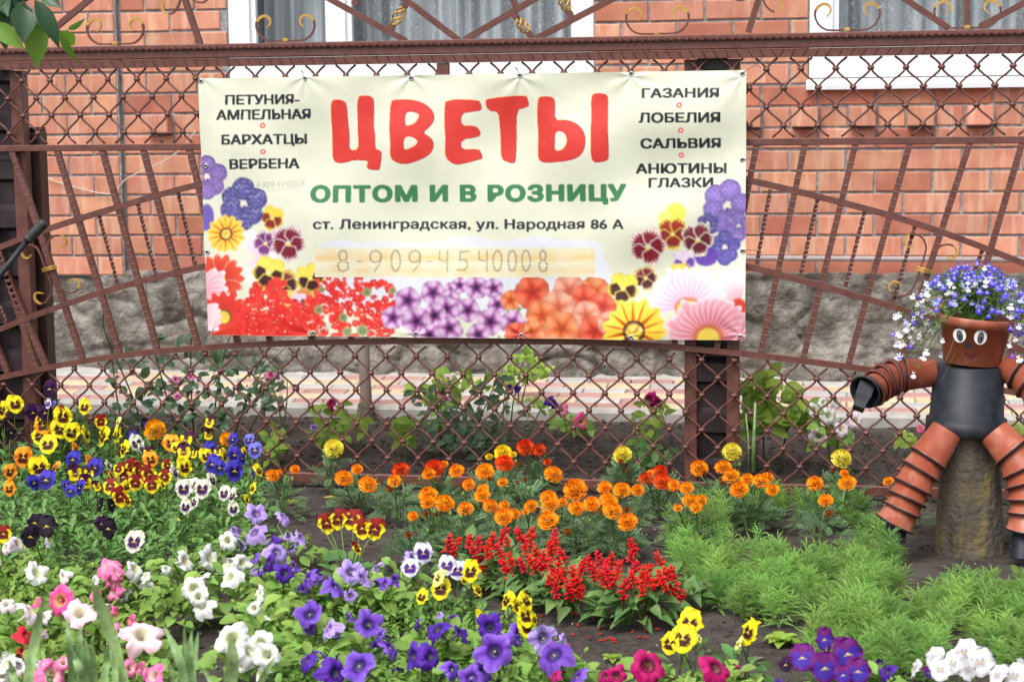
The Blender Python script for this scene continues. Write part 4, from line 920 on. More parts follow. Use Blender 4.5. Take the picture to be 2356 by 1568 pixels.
def facing(p, n, s, roll=0.0):
    z = Vector(n).normalized(); x = Vector((0, 0, 1)).cross(z); x = x.normalized() if x.length > 1e-3 else Vector((1, 0, 0)); y = z.cross(x)
    if roll: c, q = math.cos(roll), math.sin(roll); x, y = x*c+y*q, y*c-x*q
    M4 = Matrix((x, y, z)).transposed().to_4x4()
    for i in range(3):
        for j in range(3): M4[i][j] *= s
    M4.translation = p; return M4
# ------------------------------------------------------------------ flowers
def lerp(a, b, t): return tuple(a[i]+(b[i]-a[i])*t for i in range(3))
PK = {  # upper, lower, blotch, blotch size on side and bottom petals, edge
 'Y': ((.93, .78, .02), (.94, .78, .015), (.045, .008, .006), .46, None), 'LY': ((.92, .86, .28), (.92, .86, .26), (.05, .01, .01), .30, None),
 'O': ((.93, .40, .03), (.94, .30, .012), (.06, .008, .004), .44, None), 'V': ((.065, .045, .46), (.050, .035, .40), (.008, .004, .06), .48, None),
 'LV': ((.16, .18, .60), (.14, .14, .55), (.02, .01, .12), .48, None),
 'BK': ((.011, .004, .018), (.010, .003, .016), (.005, .002, .008), .5, None), 'DP': ((.040, .006, .050), (.035, .005, .045), (.01, .002, .02), .5, None),
 'T': ((.24, .016, .010), (.94, .74, .01), (.10, .008, .006), .54, None), 'PY': ((.05, .006, .03), (.90, .72, .01), (.06, .01, .02), .28, (.045, .005, .03)),
 'W': ((.76, .76, .62), (.79, .79, .66), (.045, .008, .08), .50, None), 'VW': ((.82, .83, .86), (.80, .80, .86), (.06, .012, .20), .52, (.55, .50, .80)),
 'WW': ((.66, .67, .66), (.70, .70, .69), (.34, .33, .45), .22, (.62, .62, .68)),
 'BB': ((.008, .004, .014), (.010, .004, .02), (.02, .03, .30), .42, None), 'P': ((.13, .008, .15), (.11, .008, .17), (.045, .02, .30), .55, None)}
def pansy_mesh(kind, seed):
    up, lo, bl, bs, edge = PK[kind]; rnd = random.Random(seed); mb = MB(); S, T = 7, 8
    for ang, L, Wd, zz, c, b in ((66, .54, .30, -.05, up, 0), (116, .54, .31, -.035, up, 0), (-2, .47, .25, 0, lo, bs), (183, .47, .25, .008, lo, bs), (270, .52, .33, .02, lo, bs*1.1)):
        a = math.radians(ang+rnd.uniform(-5, 5)); L *= rnd.uniform(.94, 1.06); V = []; C = []; ph = rnd.uniform(0, 6)
        for i in range(S):
            s = i/(S-1); pr = math.sin(PI*min(1, s**1.05*.90+.015))**.72
            for j in range(T):
                t = 2*j/(T-1)-1; x = L*s*(1-.10*t*t*s); y = Wd*pr*t; z = zz+.07*s*s*math.sin(ph+t*3)+.03*math.sin(t*9+ph)*s**2-.05*s*s+.03*abs(t)*s
                V.append((x*math.cos(a)-y*math.sin(a), x*math.sin(a)+y*math.cos(a), z))
                bb = b*(1.12-.45*t*t+.10*math.cos(t*11)); col = c
                if b and s < bb: col = bl
                elif b and s < bb+.1: col = lerp(bl, c, .6)
                if edge and s > .80: col = edge
                if edge and kind == 'VW' and s > .8: col = lerp(c, edge, .6)
                if s < .10 and ang > 200: col = (.80, .62, .08)
                C.append(col)
        mb.add(V, [(i*T+j, i*T+j+1, (i+1)*T+j+1, (i+1)*T+j) for i in range(S-1) for j in range(T-1)], C, True)
    V = []; mb.add([(.04*math.cos(k*PI/3), .04*math.sin(k*PI/3)-.01, .035) for k in range(6)]+[(0, -.01, .05)], [(k, (k+1) % 6, 6) for k in range(6)], (.78, .62, .10))
    mb.add([(0, 0, -.03), (.05, .02, -.1), (0, -.05, -.12), (-.05, .02, -.1)], [(0, 1, 2), (0, 2, 3), (0, 3, 1), (1, 3, 2)], (.12, .22, .05))
    return mb.mesh('flower', 'petal')
PM = {k: [pansy_mesh(k, i*7+1) for i in range(3)] for k in PK}
PT = {  # throat, middle, edge, vein
 'w': ((.50, .52, .18), (.74, .75, .74), (.77, .78, .79), (.62, .64, .62)), 'h': ((.50, .42, .10), (.80, .06, .24), (.84, .14, .40), (.60, .02, .14)), 'hp': ((.70, .60, .45), (.84, .24, .45), (.85, .17, .42), (.80, .08, .28)),
 'p': ((.70, .62, .35), (.85, .72, .76), (.84, .50, .62), (.82, .55, .68)), 'r': ((.20, .01, .02), (.55, .012, .025), (.62, .02, .03), (.4, .01, .02)), 'pp': ((.6, .55, .3), (.84, .70, .78), (.86, .74, .82), (.78, .56, .70)),
 'l': ((.10, .05, .22), (.38, .25, .66), (.48, .36, .76), (.22, .11, .48)), 'v': ((.02, .008, .08), (.13, .040, .42), (.25, .125, .60), (.07, .02, .28)), 'd': ((.02, .005, .05), (.085, .018, .34), (.11, .03, .40), (.05, .01, .22)),
 'm': ((.03, .003, .02), (.42, .006, .12), (.50, .01, .17), (.28, .004, .07)), 'k': ((.70, .10, .20), (.80, .20, .50), (.84, .42, .66), (.78, .12, .38)), 'we': ((.04, .01, .10), (.86, .86, .87), (.86, .86, .88), (.8, .8, .85))}
def petunia_mesh(kind, seed):
    th_, mi, ed, ve = PT[kind]; rnd = random.Random(seed); mb = MB(); n = 50; fa = rnd.uniform(0, PI); fold = rnd.choice((.25, .7, 1.1, 1.6)); ll = [rnd.uniform(.82, 1.14) for _ in range(5)]; ph = rnd.uniform(0, 6); V = []; C = []
    star = rnd.uniform(.20, .34) if kind in 'vldm' or kind in ('p', 'pp', 'hp') else .16
    R = [(.02, -.75), (.06, -.45), (.10, -.22), (.17, -.06), (.27, .02), (.36, .045), (.44, .04), (.50, .015)]
    lob = [rnd.uniform(-.22, .16) for _ in range(5)]
    for i, (r, z) in enumerate(R):
        k = i/(len(R)-1)
        for j in range(n):
            a = 2*PI*j/n; c5 = abs(math.cos(2.5*a)); li = int(((a+PI/5) % (2*PI))/(2*PI/5)) % 5; f = max(0, (k-.35)/.65)
            rr = r*(1+f*(star*(c5**.8-.6)*1.3)+.02*f*math.sin(a*13+ph)); zz = z+f*f*(lob[li]*c5+.05*math.sin(a*7+ph)+.035*math.sin(a*13+ph*2)+.018*math.sin(a*23))-.09*f*(1-c5)
            rr *= 1+(ll[li]-1)*f*c5; xf = rr*math.cos(a-fa); zz -= fold*xf*xf*f+.25*f*rr*rr*(seed % 2); V.append((rr*math.cos(a), rr*math.sin(a), zz)); vein = max(0, math.cos(5*a))**6
            col = th_ if k < .42 else lerp(th_, mi, (k-.42)/.15) if k < .57 else lerp(mi, ed, (k-.57)/.43)
            if .42 < k < .98: col = lerp(col, ve, .75*vein*(1-abs(k-.6)))
            if i < 3: col = lerp(mi, (.3, .4, .15), .3)
            C.append(col)
    F = [(i*n+j, i*n+(j+1) % n, (i+1)*n+(j+1) % n, (i+1)*n+j) for i in range(len(R)-1) for j in range(n)]
    mb.add(V, F, C, True)
    for k in range(5): a = 2*PI*k/5; mb.add([(.03*math.cos(a-.5), .03*math.sin(a-.5), -.76), (.03*math.cos(a+.5), .03*math.sin(a+.5), -.76), (.11*math.cos(a), .11*math.sin(a), -.50)], [(0, 1, 2)], (.18, .34, .06))
    mb.add([(.035*math.cos(k*PI/3), .035*math.sin(k*PI/3), -.06) for k in range(6)]+[(0, 0, -.02)], [(k, (k+1) % 6, 6) for k in range(6)], (.62, .55, .16) if kind not in ('d', 'm') else (.10, .08, .06))
    return mb.mesh('flower', 'petal')
TM = {k: [petunia_mesh(k, i*5+2) for i in range(6)] for k in PT}
MK = {'f': ((.20, .045, .012), (.36, .10, .02)), 'o': ((.95, .29, .005), (.96, .38, .010)), 'r': ((.60, .022, .004), (.80, .075, .006)), 'ro': ((.82, .07, .004), (.92, .14, .008)), 'y': ((.90, .76, .04), (.93, .84, .16)), 'g': ((.93, .40, .004), (.95, .50, .01)), 'ye': ((.84, .56, .01), (.86, .64, .02))}
def marigold_mesh(kind, seed):
    c0, c1 = MK[kind]; rnd = random.Random(seed); mb = MB()
    full = kind in ('y', 'g')
    rings = [(12, .50, .02, 8), (12, .46, .10, 25), (11, .40, .17, 38), (10, .32, .23, 52), (8, .24, .28, 65), (6, .14, .31, 78), (4, .06, .32, 85)] if full else [(9, .50, .0, 2), (9, .45, .06, 16), (8, .36, .11, 32), (7, .27, .15, 48), (6, .17, .18, 66), (4, .08, .19, 80)]
    for q, (n, R, z, el) in enumerate(rings):
        for k in range(n):
            a = 2*PI*(k+.5*(q % 2))/n+rnd.uniform(-.15, .15); e = math.radians(el+rnd.uniform(-10, 10)); L = rnd.uniform(.20, .27); w = rnd.uniform(.11, .15)*(1.1 if not full else .9)
            o = Vector((math.cos(a), math.sin(a), 0)); up = Vector((0, 0, 1)); d = o*math.cos(e)+up*math.sin(e); s = o.cross(up)
            p = o*max(0, R-L*math.cos(e))+up*z*1.0; cc = lerp(c0, c1, rnd.random()); cc = tuple(min(.97, x*rnd.uniform(.92, 1.06)) for x in cc); ci = cc if kind != 'r' else (.80, .22, .01)
            nn = d.cross(s); V = [p-s*w*.35, p+s*w*.35, p+d*L*.75+s*w+nn*.02, p+d*L*.75-s*w+nn*.02, p+d*L+s*w*.55-nn*.05, p+d*L*.93-nn*.02, p+d*L-s*w*.55-nn*.05]
            mb.add(V, [(0, 1, 2, 3), (3, 2, 4, 5), (3, 5, 6)], [ci, ci, cc, cc, cc, cc, cc])
    for k in range(7): a = 2*PI*k/7; b = 2*PI*(k+1)/7; mb.add([(.11*math.cos(a), .11*math.sin(a), 0), (.11*math.cos(b), .11*math.sin(b), 0), (.05*math.cos(b), .05*math.sin(b), -.3), (.05*math.cos(a), .05*math.sin(a), -.3)], [(0, 1, 2, 3)], (.12, .22, .07))
    return mb.mesh('flower', 'petal')
GM = {k: [marigold_mesh(k, i*3+4) for i in range(4)] for k in MK}
def bud_mesh():
    mb = MB(); lathe(mb, [(.01, 0), (.20, .15), (.26, .4), (.16, .7), (.02, .8)], Matrix(), 7); mb.c = [(.20, .34, .07)]*len(mb.v); return mb.mesh('bud', 'petal')
BUD = bud_mesh()
def cone_tube(mb, p, d, L, r, col):
    d = Vector(d).normalized(); s = d.orthogonal().normalized(); u = d.cross(s); V = []; 
    for q, rr in ((0, .35), (.35, .9), (.75, 1.0), (1, .3)):
        for k in range(5): a = 2*PI*k/5; V.append(p+d*L*q+(s*math.cos(a)+u*math.sin(a))*r*rr)
    mb.add(V, [(i*5+k, i*5+(k+1) % 5, (i+1)*5+(k+1) % 5, (i+1)*5+k) for i in range(3) for k in range(5)]+[(15, 16, 17, 18, 19)], col, True)
def spike_mesh(seed):
    rnd = random.Random(seed); mb = MB(); n = 6
    for i in range(n):
        z = i/n; m_ = 4
        for k in range(m_):
            a = 2*PI*k/m_+i*.6+rnd.uniform(-.3, .3); el = math.radians(rnd.uniform(-25, 35)+i*6); L = rnd.uniform(.22, .44)*(1-.4*z); c = rnd.choice([(.80, .022, .018), (.88, .035, .03), (.66, .012, .014)])
            cone_tube(mb, Vector((.03*math.cos(a), .03*math.sin(a), z)), (math.cos(a)*math.cos(el), math.sin(a)*math.cos(el), math.sin(el)), L, .068, c)
    tube(mb, [(0, 0, -.6), (0, 0, 1)], .025, 5, col=(.25, .01, .015)); mb.c = mb.c[:len(mb.v)]
    return mb.mesh('flower_spike', 'petal')
SM = [spike_mesh(i) for i in range(4)]

# ------------------------------------------------------------------ planting
def k3(x, y): return (.26856*x, 862.8+.26856*y)
def k4(x, y): return (.26856*x, 1207.9+.26856*y)
def k5(x, y): return (517.7+.30303*x, 1092.9+.30303*y)
def k6(x, y): return (805.3+.31738*x, 949.1+.31738*y)
def k7(x, y): return (1092.9+.29297*x, 1265.4+.29297*y)
def k8(x, y): return (1495.5+.36523*x, 1064.1+.36523*y)
def kr(x, y): return (1668.1+.3669*x, 517.7+.3669*y)
def ka(x, y): return (230.1+.2201*x, 747.8+.2201*y)
def kb_(x, y): return (690.2+.2201*x, 747.8+.2201*y)
def kc(x, y): return (1150.4+.22006*x, 747.8+.22006*y)
def kd(x, y): return (1438+.22006*x, 747.8+.22006*y)
SCF = {k3: .26856, k4: .26856, k5: .30303, k6: .31738, k7: .29297, k8: .36523, kr: .3669, ka: .2201, kb_: .2201, kc: .22006, kd: .22006}
def leaves(root, kind, c, R, H, n, size, ell=1.0):
    L = LM[kind]
    for i in range(n):
        a = i*2.399963+random.uniform(-.4, .4); u = math.sqrt((i+.5)/n); r = R*u*random.uniform(.75, 1.05)*.82; z = H*(1-.5*u*u)*random.uniform(.25, 1.0); x, y = c.x+r*math.cos(a), c.y+r*math.sin(a)*ell
        z = max(.012, z); el = math.radians(60*(1-u)+random.uniform(-30, 25)); o = Vector((math.cos(a+random.uniform(-.6, .6)), math.sin(a+random.uniform(-.6, .6)), 0)); d = o*math.cos(el)+Vector((0, 0, math.sin(el)))
        nrm = Vector((0, 0, 1))+Vector((random.uniform(-.4, .4), random.uniform(-.7, .1), 0)); link('leaf', random.choice(L), root, mw=basis(Vector((x, y, c.z+z)), d, nrm, size*random.uniform(.6, 1.15)))
def fpos(px, py, h, y0=None, spread=.10, ymax=-.10):
    p = atz(px, py, h)
    if y0 is not None: p = at(px, py, min(max(p.y, y0-spread), y0+spread))
    if p.y > ymax: p = at(px, py, ymax)
    return p
TOCAM = lambda p: (CAM-p).normalized()
def stemto(root, base, p, r=.0014, m='stem', nm='stem'):
    mid = (base+p)/2+Vector((random.uniform(-.012, .012), random.uniform(-.01, .01), .02)); mb = MB(); tube(mb, spline([base, mid, p], 3), r, 4, caps=False); mb.obj(nm, m, root)
def flowering(name, label, cat, group, K, flowers, mode, h, leafkind, R, nleaf, lsize, base=None, H=None, ymax=-.10, hp=None):
    """flowers: (x, y, size, kind[, side]) measured on the photograph through K"""
    sc = SCF[K]; F = [(*K(f[0], f[1]), f[2]*sc)+tuple(f[3:]) for f in flowers]
    if base: b = atz(*K(*base), .06); y0 = b.y
    else:
        P = [fpos(f[0], f[1], h, ymax=ymax) for f in F]; y0 = sum(p.y for p in P)/len(P); b = Vector((sum(p.x for p in P)/len(P), y0, 0))
    if b.y > ymax+.02: b = Vector((at(*K(*base), ymax+.02).x if base else b.x, ymax+.02, 0))
    y0 = b.y; b.z = soil_h(b.x, b.y)
    root = thing(name, label, cat, b.copy(), group)
    P = [fpos(f[0], f[1], h, y0, .11, ymax) for f in F]
    HH = H or max(.07, min(.30, .80*(sum(p.z for p in P)/len(P) if P else .15)))
    leaves(root, leafkind, b, R, HH, nleaf, lsize)
    for f, p in zip(F, P):
        p.z = max(p.z, .03); d = f[2]*pxm(p); side = f[4] if len(f) > 4 else 0
        cm = TOCAM(p); sgn = random.choice((-1, 1)) if side == 1 else 1
        if mode == 'pansy':
            yaw = (random.uniform(55, 72)*sgn if side == 1 else random.uniform(-40, 40)); n = cm.copy(); n.rotate(Matrix.Rotation(math.radians(yaw), 3, 'Z')); n.z += random.uniform(-.05, .35)
            link('flower', random.choice(PM[f[3]]), root, mw=facing(p, n, d*1.32, random.uniform(-.2, .2)))
            stemto(root, Vector((b.x+random.uniform(-.03, .03), b.y+random.uniform(-.03, .03), b.z)), p-n.normalized()*.006)
        elif mode == 'petunia':
            yaw = random.uniform(50, 80)*sgn if side == 1 else random.uniform(-50, 50); n = cm.copy(); n.rotate(Matrix.Rotation(math.radians(yaw), 3, 'Z')); n.z += random.uniform(-.1, 1.0)
            n.normalize(); link('flower', random.choice(TM[f[3]]), root, mw=facing(p, n, d*1.04, random.uniform(0, 6)))
            stemto(root, Vector((b.x+random.uniform(-.03, .03), b.y+random.uniform(-.03, .03), b.z)), p-n*d*.78, .0018)
        elif mode == 'marigold':
            n = (cm*.75+Vector((random.uniform(-.3, .3), random.uniform(-.2, .2), .68))).normalized(); link('flower', random.choice(GM[f[3]]), root, mw=facing(p-n*d*.12, n, d*random.uniform(.98, 1.26), random.uniform(0, 6)))
            stemto(root, Vector((b.x+random.uniform(-.03, .03), b.y+random.uniform(-.03, .03), b.z)), p-n*d*.4, .0018)
    if mode == 'petunia' and F:
        for q in range(random.choice((2, 3, 4))):       # buds, and half-hidden smaller blooms among the leaves
            a = random.uniform(0, 6.28); r = R*random.uniform(.3, .95); p = Vector((b.x+r*math.cos(a), b.y+r*math.sin(a), b.z+HH*random.uniform(.7, 1.1))); o = Vector((math.cos(a), math.sin(a), random.uniform(.3, 1.5)))
            if random.random() < .5: link('bud', BUD, root, mw=facing(p, o, .022))
            else: link('flower', random.choice(TM[F[0][3]]), root, mw=facing(p, o, random.uniform(.030, .046), a))
    if mode == 'marigold':
        for q in range(random.choice((1, 2, 3))):
            a = random.uniform(0, 6.28); r = R*random.uniform(.3, .9); p = Vector((b.x+r*math.cos(a), b.y+r*math.sin(a), b.z+HH*random.uniform(.8, 1.15))); (link('bud', BUD, root, mw=facing(p, (0, -.2, 1), random.uniform(.014, .024))) if random.random() < .6 else link('faded_flower', random.choice(GM['f']), root, mw=facing(p, (random.uniform(-.5, .5), -.6, .8), random.uniform(.018, .030)))); stemto(root, b, p)
    return root
# --- pansies of the left bed, plant by plant
PG = 'pansies massed in the left part of the bed'
def pansy(label, flowers, K=k3, h=.19, R=.10, n=26, ls=.042, group=PG, **kw): return flowering('pansy_plant', label, 'pansy', group, K, flowers, 'pansy', h, 'pansy', R, n, ls, **kw)
pansy('two plain yellow pansies at the foot of the left fence post', [(130, 245, 130, 'Y'), (20, 295, 120, 'Y', 1)])
pansy('two velvety dark purple pansies right of the yellow pair by the left post', [(280, 320, 120, 'DP'), (385, 320, 115, 'DP')])
pansy('lone tall dark maroon pansy seen against the pavement and lattice', [(425, 115, 115, 'DP')], n=10)
pansy('small pale lilac pansy just below the tall maroon one', [(410, 240, 75, 'VW', 1), (460, 240, 40, 'LV')], n=10)
pansy('cluster of large lemon yellow pansies with dark eyes, nearest the left post', [(515, 460, 140, 'Y'), (615, 485, 125, 'Y'), (345, 520, 130, 'Y'), (410, 590, 140, 'Y'), (740, 500, 110, 'Y', 1)], n=34)
pansy('yellow pansy with small red topped bloom behind the lemon yellow cluster', [(540, 355, 145, 'Y'), (505, 315, 90, 'T'), (330, 370, 70, 'Y', 1)], n=20)
pansy('orange pansy behind the lemon yellow cluster', [(365, 425, 130, 'O'), (445, 500, 95, 'O')])
pansy('single yellow pansy raised above the rest in front of the lattice, dark blotches', [(725, 270, 108, 'Y')], n=12)
pansy('yellow pansies turned away with one red topped bloom above them', [(865, 395, 95, 'T'), (880, 520, 140, 'Y', 1), (1000, 510, 115, 'Y', 1), (1010, 400, 70, 'LY', 1)])
pansy('bright yellow pansy seen from behind, left of the white and violet one', [(1060, 630, 120, 'Y', 1)], n=16)
pansy('two near black pansies with blue centres before the big orange marigold', [(1255, 420, 95, 'BB'), (1135, 500, 105, 'BB')], n=16)
pansy('white pansy with violet face below the near black pair', [(1170, 580, 110, 'W'), (1215, 630, 80, 'W', 1)], n=16)
pansy('orange pansy behind a small maroon and yellow bloom, middle of the left bed', [(1290, 720, 115, 'O'), (1270, 665, 90, 'PY')])
pansy('two maroon and yellow pansies one above the other before the rose bush', [(1795, 400, 90, 'PY'), (1785, 510, 80, 'PY')], n=10)
pansy('orange and yellow pansies with two dark maroon faced blooms beside them', [(1465, 580, 125, 'O'), (1590, 555, 125, 'PY'), (1575, 655, 125, 'PY'), (1665, 670, 85, 'PY', 1), (1510, 620, 80, 'Y')], n=30)
pansy('pair of light blue pansies at the right edge of the pansy bed', [(2130, 555, 85, 'LV'), (2185, 640, 110, 'LV'), (2170, 830, 60, 'LV', 1)], n=14)
pansy('large blue violet pansies at the back right of the pansy bed', [(1995, 550, 92, 'V'), (2010, 680, 115, 'V'), (2070, 710, 90, 'V', 1), (1800, 635, 105, 'V')], n=26)
pansy('deep blue violet pansies in front at the right of the pansy bed', [(1820, 760, 130, 'V'), (1880, 790, 100, 'V'), (2010, 815, 140, 'V')], n=26)
pansy('plain yellow pansies between the blue violet ones', [(1765, 690, 110, 'Y'), (1925, 690, 100, 'Y', 1), (1865, 655, 70, 'PY'), (2095, 660, 70, 'Y', 1)], n=14)
pansy('yellow pansy with broad black blotches left of the blue violet ones', [(1580, 785, 135, 'Y')], n=16)
pansy('orange pansies at the left edge of the photo', [(200, 700, 138, 'O'), (90, 825, 105, 'O'), (80, 970, 105, 'O'), (125, 870, 40, 'O', 1)], n=34)
pansy('broad pale yellow pansy above two blue ones at the left', [(335, 790, 155, 'Y')], n=18)
pansy('two deep blue pansies under the broad pale yellow one', [(290, 920, 110, 'V'), (395, 895, 138, 'V')], n=20)
pansy('orange pansies leaning sideways between yellow and blue ones', [(650, 640, 115, 'O', 1), (475, 785, 85, 'O', 1), (770, 740, 95, 'O', 1)], n=24)
pansy('deep blue pansies above the dark ringed yellow ones', [(625, 720, 120, 'V'), (810, 790, 130, 'V')], n=20)
pansy('dark maroon pansies with yellow centres left of the red topped mass', [(645, 840, 125, 'PY'), (735, 915, 115, 'PY'), (760, 840, 90, 'PY'), (830, 950, 85, 'PY')], n=30)
pansy('small deep blue pansies below the dark maroon ones', [(570, 940, 75, 'V'), (605, 990, 90, 'V'), (680, 960, 105, 'V', 1)], n=22)
pansy('left half of the mass of red topped yellow pansies', [(1015, 800, 90, 'T'), (960, 850, 90, 'T', 1), (945, 945, 115, 'T'), (1055, 870, 128, 'T'), (1030, 1035, 140, 'T'), (1085, 950, 80, 'Y'), (1090, 1070, 80, 'T', 1)], n=36)
pansy('right half of the mass of red topped yellow pansies', [(1135, 780, 115, 'T'), (1190, 810, 110, 'T'), (1275, 845, 130, 'T'), (1160, 920, 115, 'T'), (1300, 940, 115, 'T'), (1330, 900, 80, 'T')], n=34)
pansy('red topped yellow pansies next to the cream white ones', [(1410, 870, 115, 'T'), (1435, 770, 95, 'T'), (1390, 930, 80, 'Y', 1)], n=16)
pansy('large cream white pansies with dark violet faces', [(1575, 970, 130, 'W'), (1735, 970, 130, 'W'), (1650, 940, 100, 'W'), (1500, 830, 105, 'W', 1), (1820, 900, 110, 'W', 1)], n=34)
pansy('smaller cream white pansies below the large ones', [(1590, 1125, 105, 'W'), (1665, 1085, 100, 'W', 1)], n=26)
pansy('cream white pansies hanging at the right end of the pansy bed', [(1920, 1010, 100, 'W'), (1990, 1030, 110, 'W', 1), (2000, 1145, 95, 'W'), (1930, 990, 90, 'W', 1)], n=30)
pansy('three velvety black pansies at the lower left', [(300, 1260, 125, 'BK'), (400, 1290, 158, 'BK'), (260, 1380, 138, 'BK')], n=36)
pansy('dark drooping pansies in the green in the middle of the left bed', [(855, 1110, 95, 'BK', 1), (955, 1110, 95, 'BK', 1)], n=34)
pansy('pair of black pansies with purple sheen above the white petunias', [(930, 1310, 140, 'BK'), (870, 1270, 100, 'DP')], n=34)
pansy('single white pansy with black violet lower petals amid the leaves', [(1150, 1420, 150, 'W')], n=30)
pansy('red brown and yellow pansy cut by the left edge', [(30, 1355, 120, 'T')], n=30)
pansy('small yellow pansies at the right edge of the pansy bed', [(2215, 815, 95, 'Y', 1), (2165, 965, 80, 'Y', 1), (2115, 1060, 70, 'Y', 1)], n=22)
pansy('small near black pansy among leaves at the far left', [(95, 490, 78, 'BK'), (10, 420, 50, 'BK')], n=22)
pansy('small yellow pansy seen from behind beside the white and violet one', [(930, 770, 75, 'W', 1), (1495, 1270, 80, 'Y', 1)], n=20)
for lb, c in (('tuft of pansy leaves without open flowers between the black pansies', (600, 1230)), ('tuft of pansy leaves under the red topped mass', (1250, 1150)), ('leafy pansy tuft left of the hanging cream white blooms', (1700, 1300)), ('leafy pansy tuft above the petunias at the far left', (120, 1180)), ('leafy pansy tuft between the white faced bloom and the violet petunias', (1420, 1380))):
    pansy(lb, [], base=c, H=.15, n=52, R=.15)
# --- other pansies
PG2 = 'pansies scattered over the bare part of the bed'
pansy('five red and yellow pansies in a row above one plant on bare soil', [(770, 360, 128, 'T', 0), (860, 330, 125, 'T'), (965, 330, 125, 'T'), (1040, 400, 125, 'T'), (1140, 405, 130, 'T'), (715, 345, 70, 'DP', 1), (1000, 550, 90, 'T', 1)], k5, base=(940, 690), R=.085, n=44, ls=.06, group=PG2, H=.085, h=.16)
pansy('white pansies with violet faces left of the red salvias', [(1505, 590, 130, 'VW'), (1405, 700, 118, 'VW')], k5, n=24, group=PG2, base=(1400, 830), H=.07)
pansy('white and pale violet pansies beside the bright yellow bloom', [(1685, 680, 125, 'VW'), (1765, 720, 120, 'VW')], k5, n=24, group=PG2, base=(1730, 900), H=.08)
pansy('bright yellow pansy on a stalk left of the red salvias', [(1865, 725, 140, 'Y'), (1920, 870, 85, 'Y', 1), (1810, 800, 50, 'Y', 1)], k5, n=24, group=PG2, base=(1880, 960), H=.08)
pansy('pale yellow pansies in the violet petunias', [(1640, 860, 130, 'Y'), (1620, 775, 115, 'LY', 1), (1495, 920, 95, 'Y')], k5, n=26, group=PG2, base=(1600, 1010), H=.08)
pansy('clump of plain yellow pansies turned up, below the red salvias', [(250, 390, 120, 'Y', 1), (400, 390, 120, 'Y', 1), (330, 440, 120, 'Y', 1), (400, 510, 140, 'Y'), (410, 600, 145, 'Y'), (465, 540, 80, 'Y', 1), (45, 520, 100, 'Y', 1)], k7, n=40, group=PG2, base=(380, 620), H=.09)
pansy('three large yellow pansies with black eyes on the bare soil, bottom middle', [(1685, 570, 185, 'Y'), (1630, 690, 185, 'Y'), (1530, 730, 140, 'Y')], k7, n=44, group=PG2, base=(1680, 930), R=.12, ls=.06, h=.18, H=.10)
pansy('crumpled yellow pansy leaning over at the bottom middle', [(2150, 640, 170, 'Y', 1), (2070, 730, 80, 'LY', 1), (1760, 690, 60, 'LY', 1)], k7, n=34, group=PG2, base=(2080, 930), h=.18, H=.10)
pansy('cluster of purple pansies with blue centres at the bottom right', [(1100, 1110, 118, 'P'), (960, 1225, 145, 'P'), (1100, 1290, 155, 'P'), (1245, 1200, 165, 'P'), (1310, 1310, 140, 'P'), (1215, 1335, 95, 'P'), (855, 1270, 75, 'DP')], k8, n=36, group=PG2, R=.12, h=.18, H=.12)
pansy('white pansies with faint violet marks in the bottom right corner', [(1790, 1225, 110, 'WW'), (1830, 1300, 120, 'WW'), (1910, 1260, 120, 'WW'), (1980, 1190, 130, 'WW'), (2080, 1250, 150, 'WW'), (2000, 1300, 120, 'WW'), (1670, 1290, 90, 'WW', 1), (2190, 1335, 110, 'WW'), (1750, 1320, 70, 'P', 1)], k8, n=34, group=PG2, R=.13, h=.18, H=.12)
pansy('white pansies cut by the right edge of the photo', [(2300, 1340, 130, 'WW'), (2345, 1280, 80, 'WW', 1)], k8, n=20, group=PG2, h=.18, H=.1)
# --- petunias
TG = 'petunias along the front of the bed'
def petunia(label, flowers, K=k4, h=.15, R=.11, n=34, ls=.044, group=TG, **kw): return flowering('petunia_plant', label, 'petunia', group, K, flowers, 'petunia', h, 'petunia', R, int(n*1.5), ls, **kw)
petunia('bushy white petunia with blooms on its top right side, beside bare soil', [(1660, 540, 210, 'w'), (1730, 690, 190, 'w', 1), (1700, 610, 150, 'w')], base=(1480, 760), n=54, H=.16)
petunia('white petunia with three blooms at the end of the cream pansies', [(1590, 300, 180, 'w', 1), (1800, 280, 200, 'w'), (1950, 330, 190, 'w', 1), (2080, 320, 150, 'w')], base=(1560, 470), n=50, H=.14)
petunia('white petunia with one folded bloom, right of the bushy one', [(1960, 440, 200, 'w', 1)], base=(1990, 660), n=48, H=.14)
petunia('white petunia with a drooping bloom behind the hot pink ones', [(1160, 370, 180, 'w', 1), (1240, 430, 110, 'w', 1), (1040, 580, 150, 'w', 1)], base=(1180, 560), n=46, H=.13)
petunia('small white petunia bloom on the violet petunia border', [(2220, 590, 140, 'w', 1)], base=(2330, 760), n=40, H=.13)
petunia('white petunia bloom with torn petals behind the violet ones', [(1950, 130, 150, 'w')], base=(1900, 230), n=24, H=.08)
petunia('big heap of white petunia blooms at the bottom', [(1990, 970, 280, 'w'), (2150, 1080, 230, 'w'), (2230, 1010, 230, 'w'), (2290, 1110, 210, 'w'), (2110, 1130, 180, 'w'), (2220, 1270, 150, 'w', 1)], base=(2100, 1260), n=44, H=.12, R=.14)
petunia('leafy petunia with small cream buds above the white heap', [(2290, 790, 60, 'w', 1), (2070, 870, 60, 'w', 1)], base=(2250, 900), n=54, H=.13, R=.13)
petunia('tall hot pink petunia with blooms one below the other', [(930, 360, 210, 'hp', 0), (1000, 400, 150, 'hp', 1), (960, 480, 160, 'hp', 1), (965, 570, 160, 'hp', 1)], base=(880, 620), n=46, h=.17)
petunia('hot pink petunia with pale centre left of the star shaped one', [(510, 640, 250, 'h')], base=(450, 800), n=46)
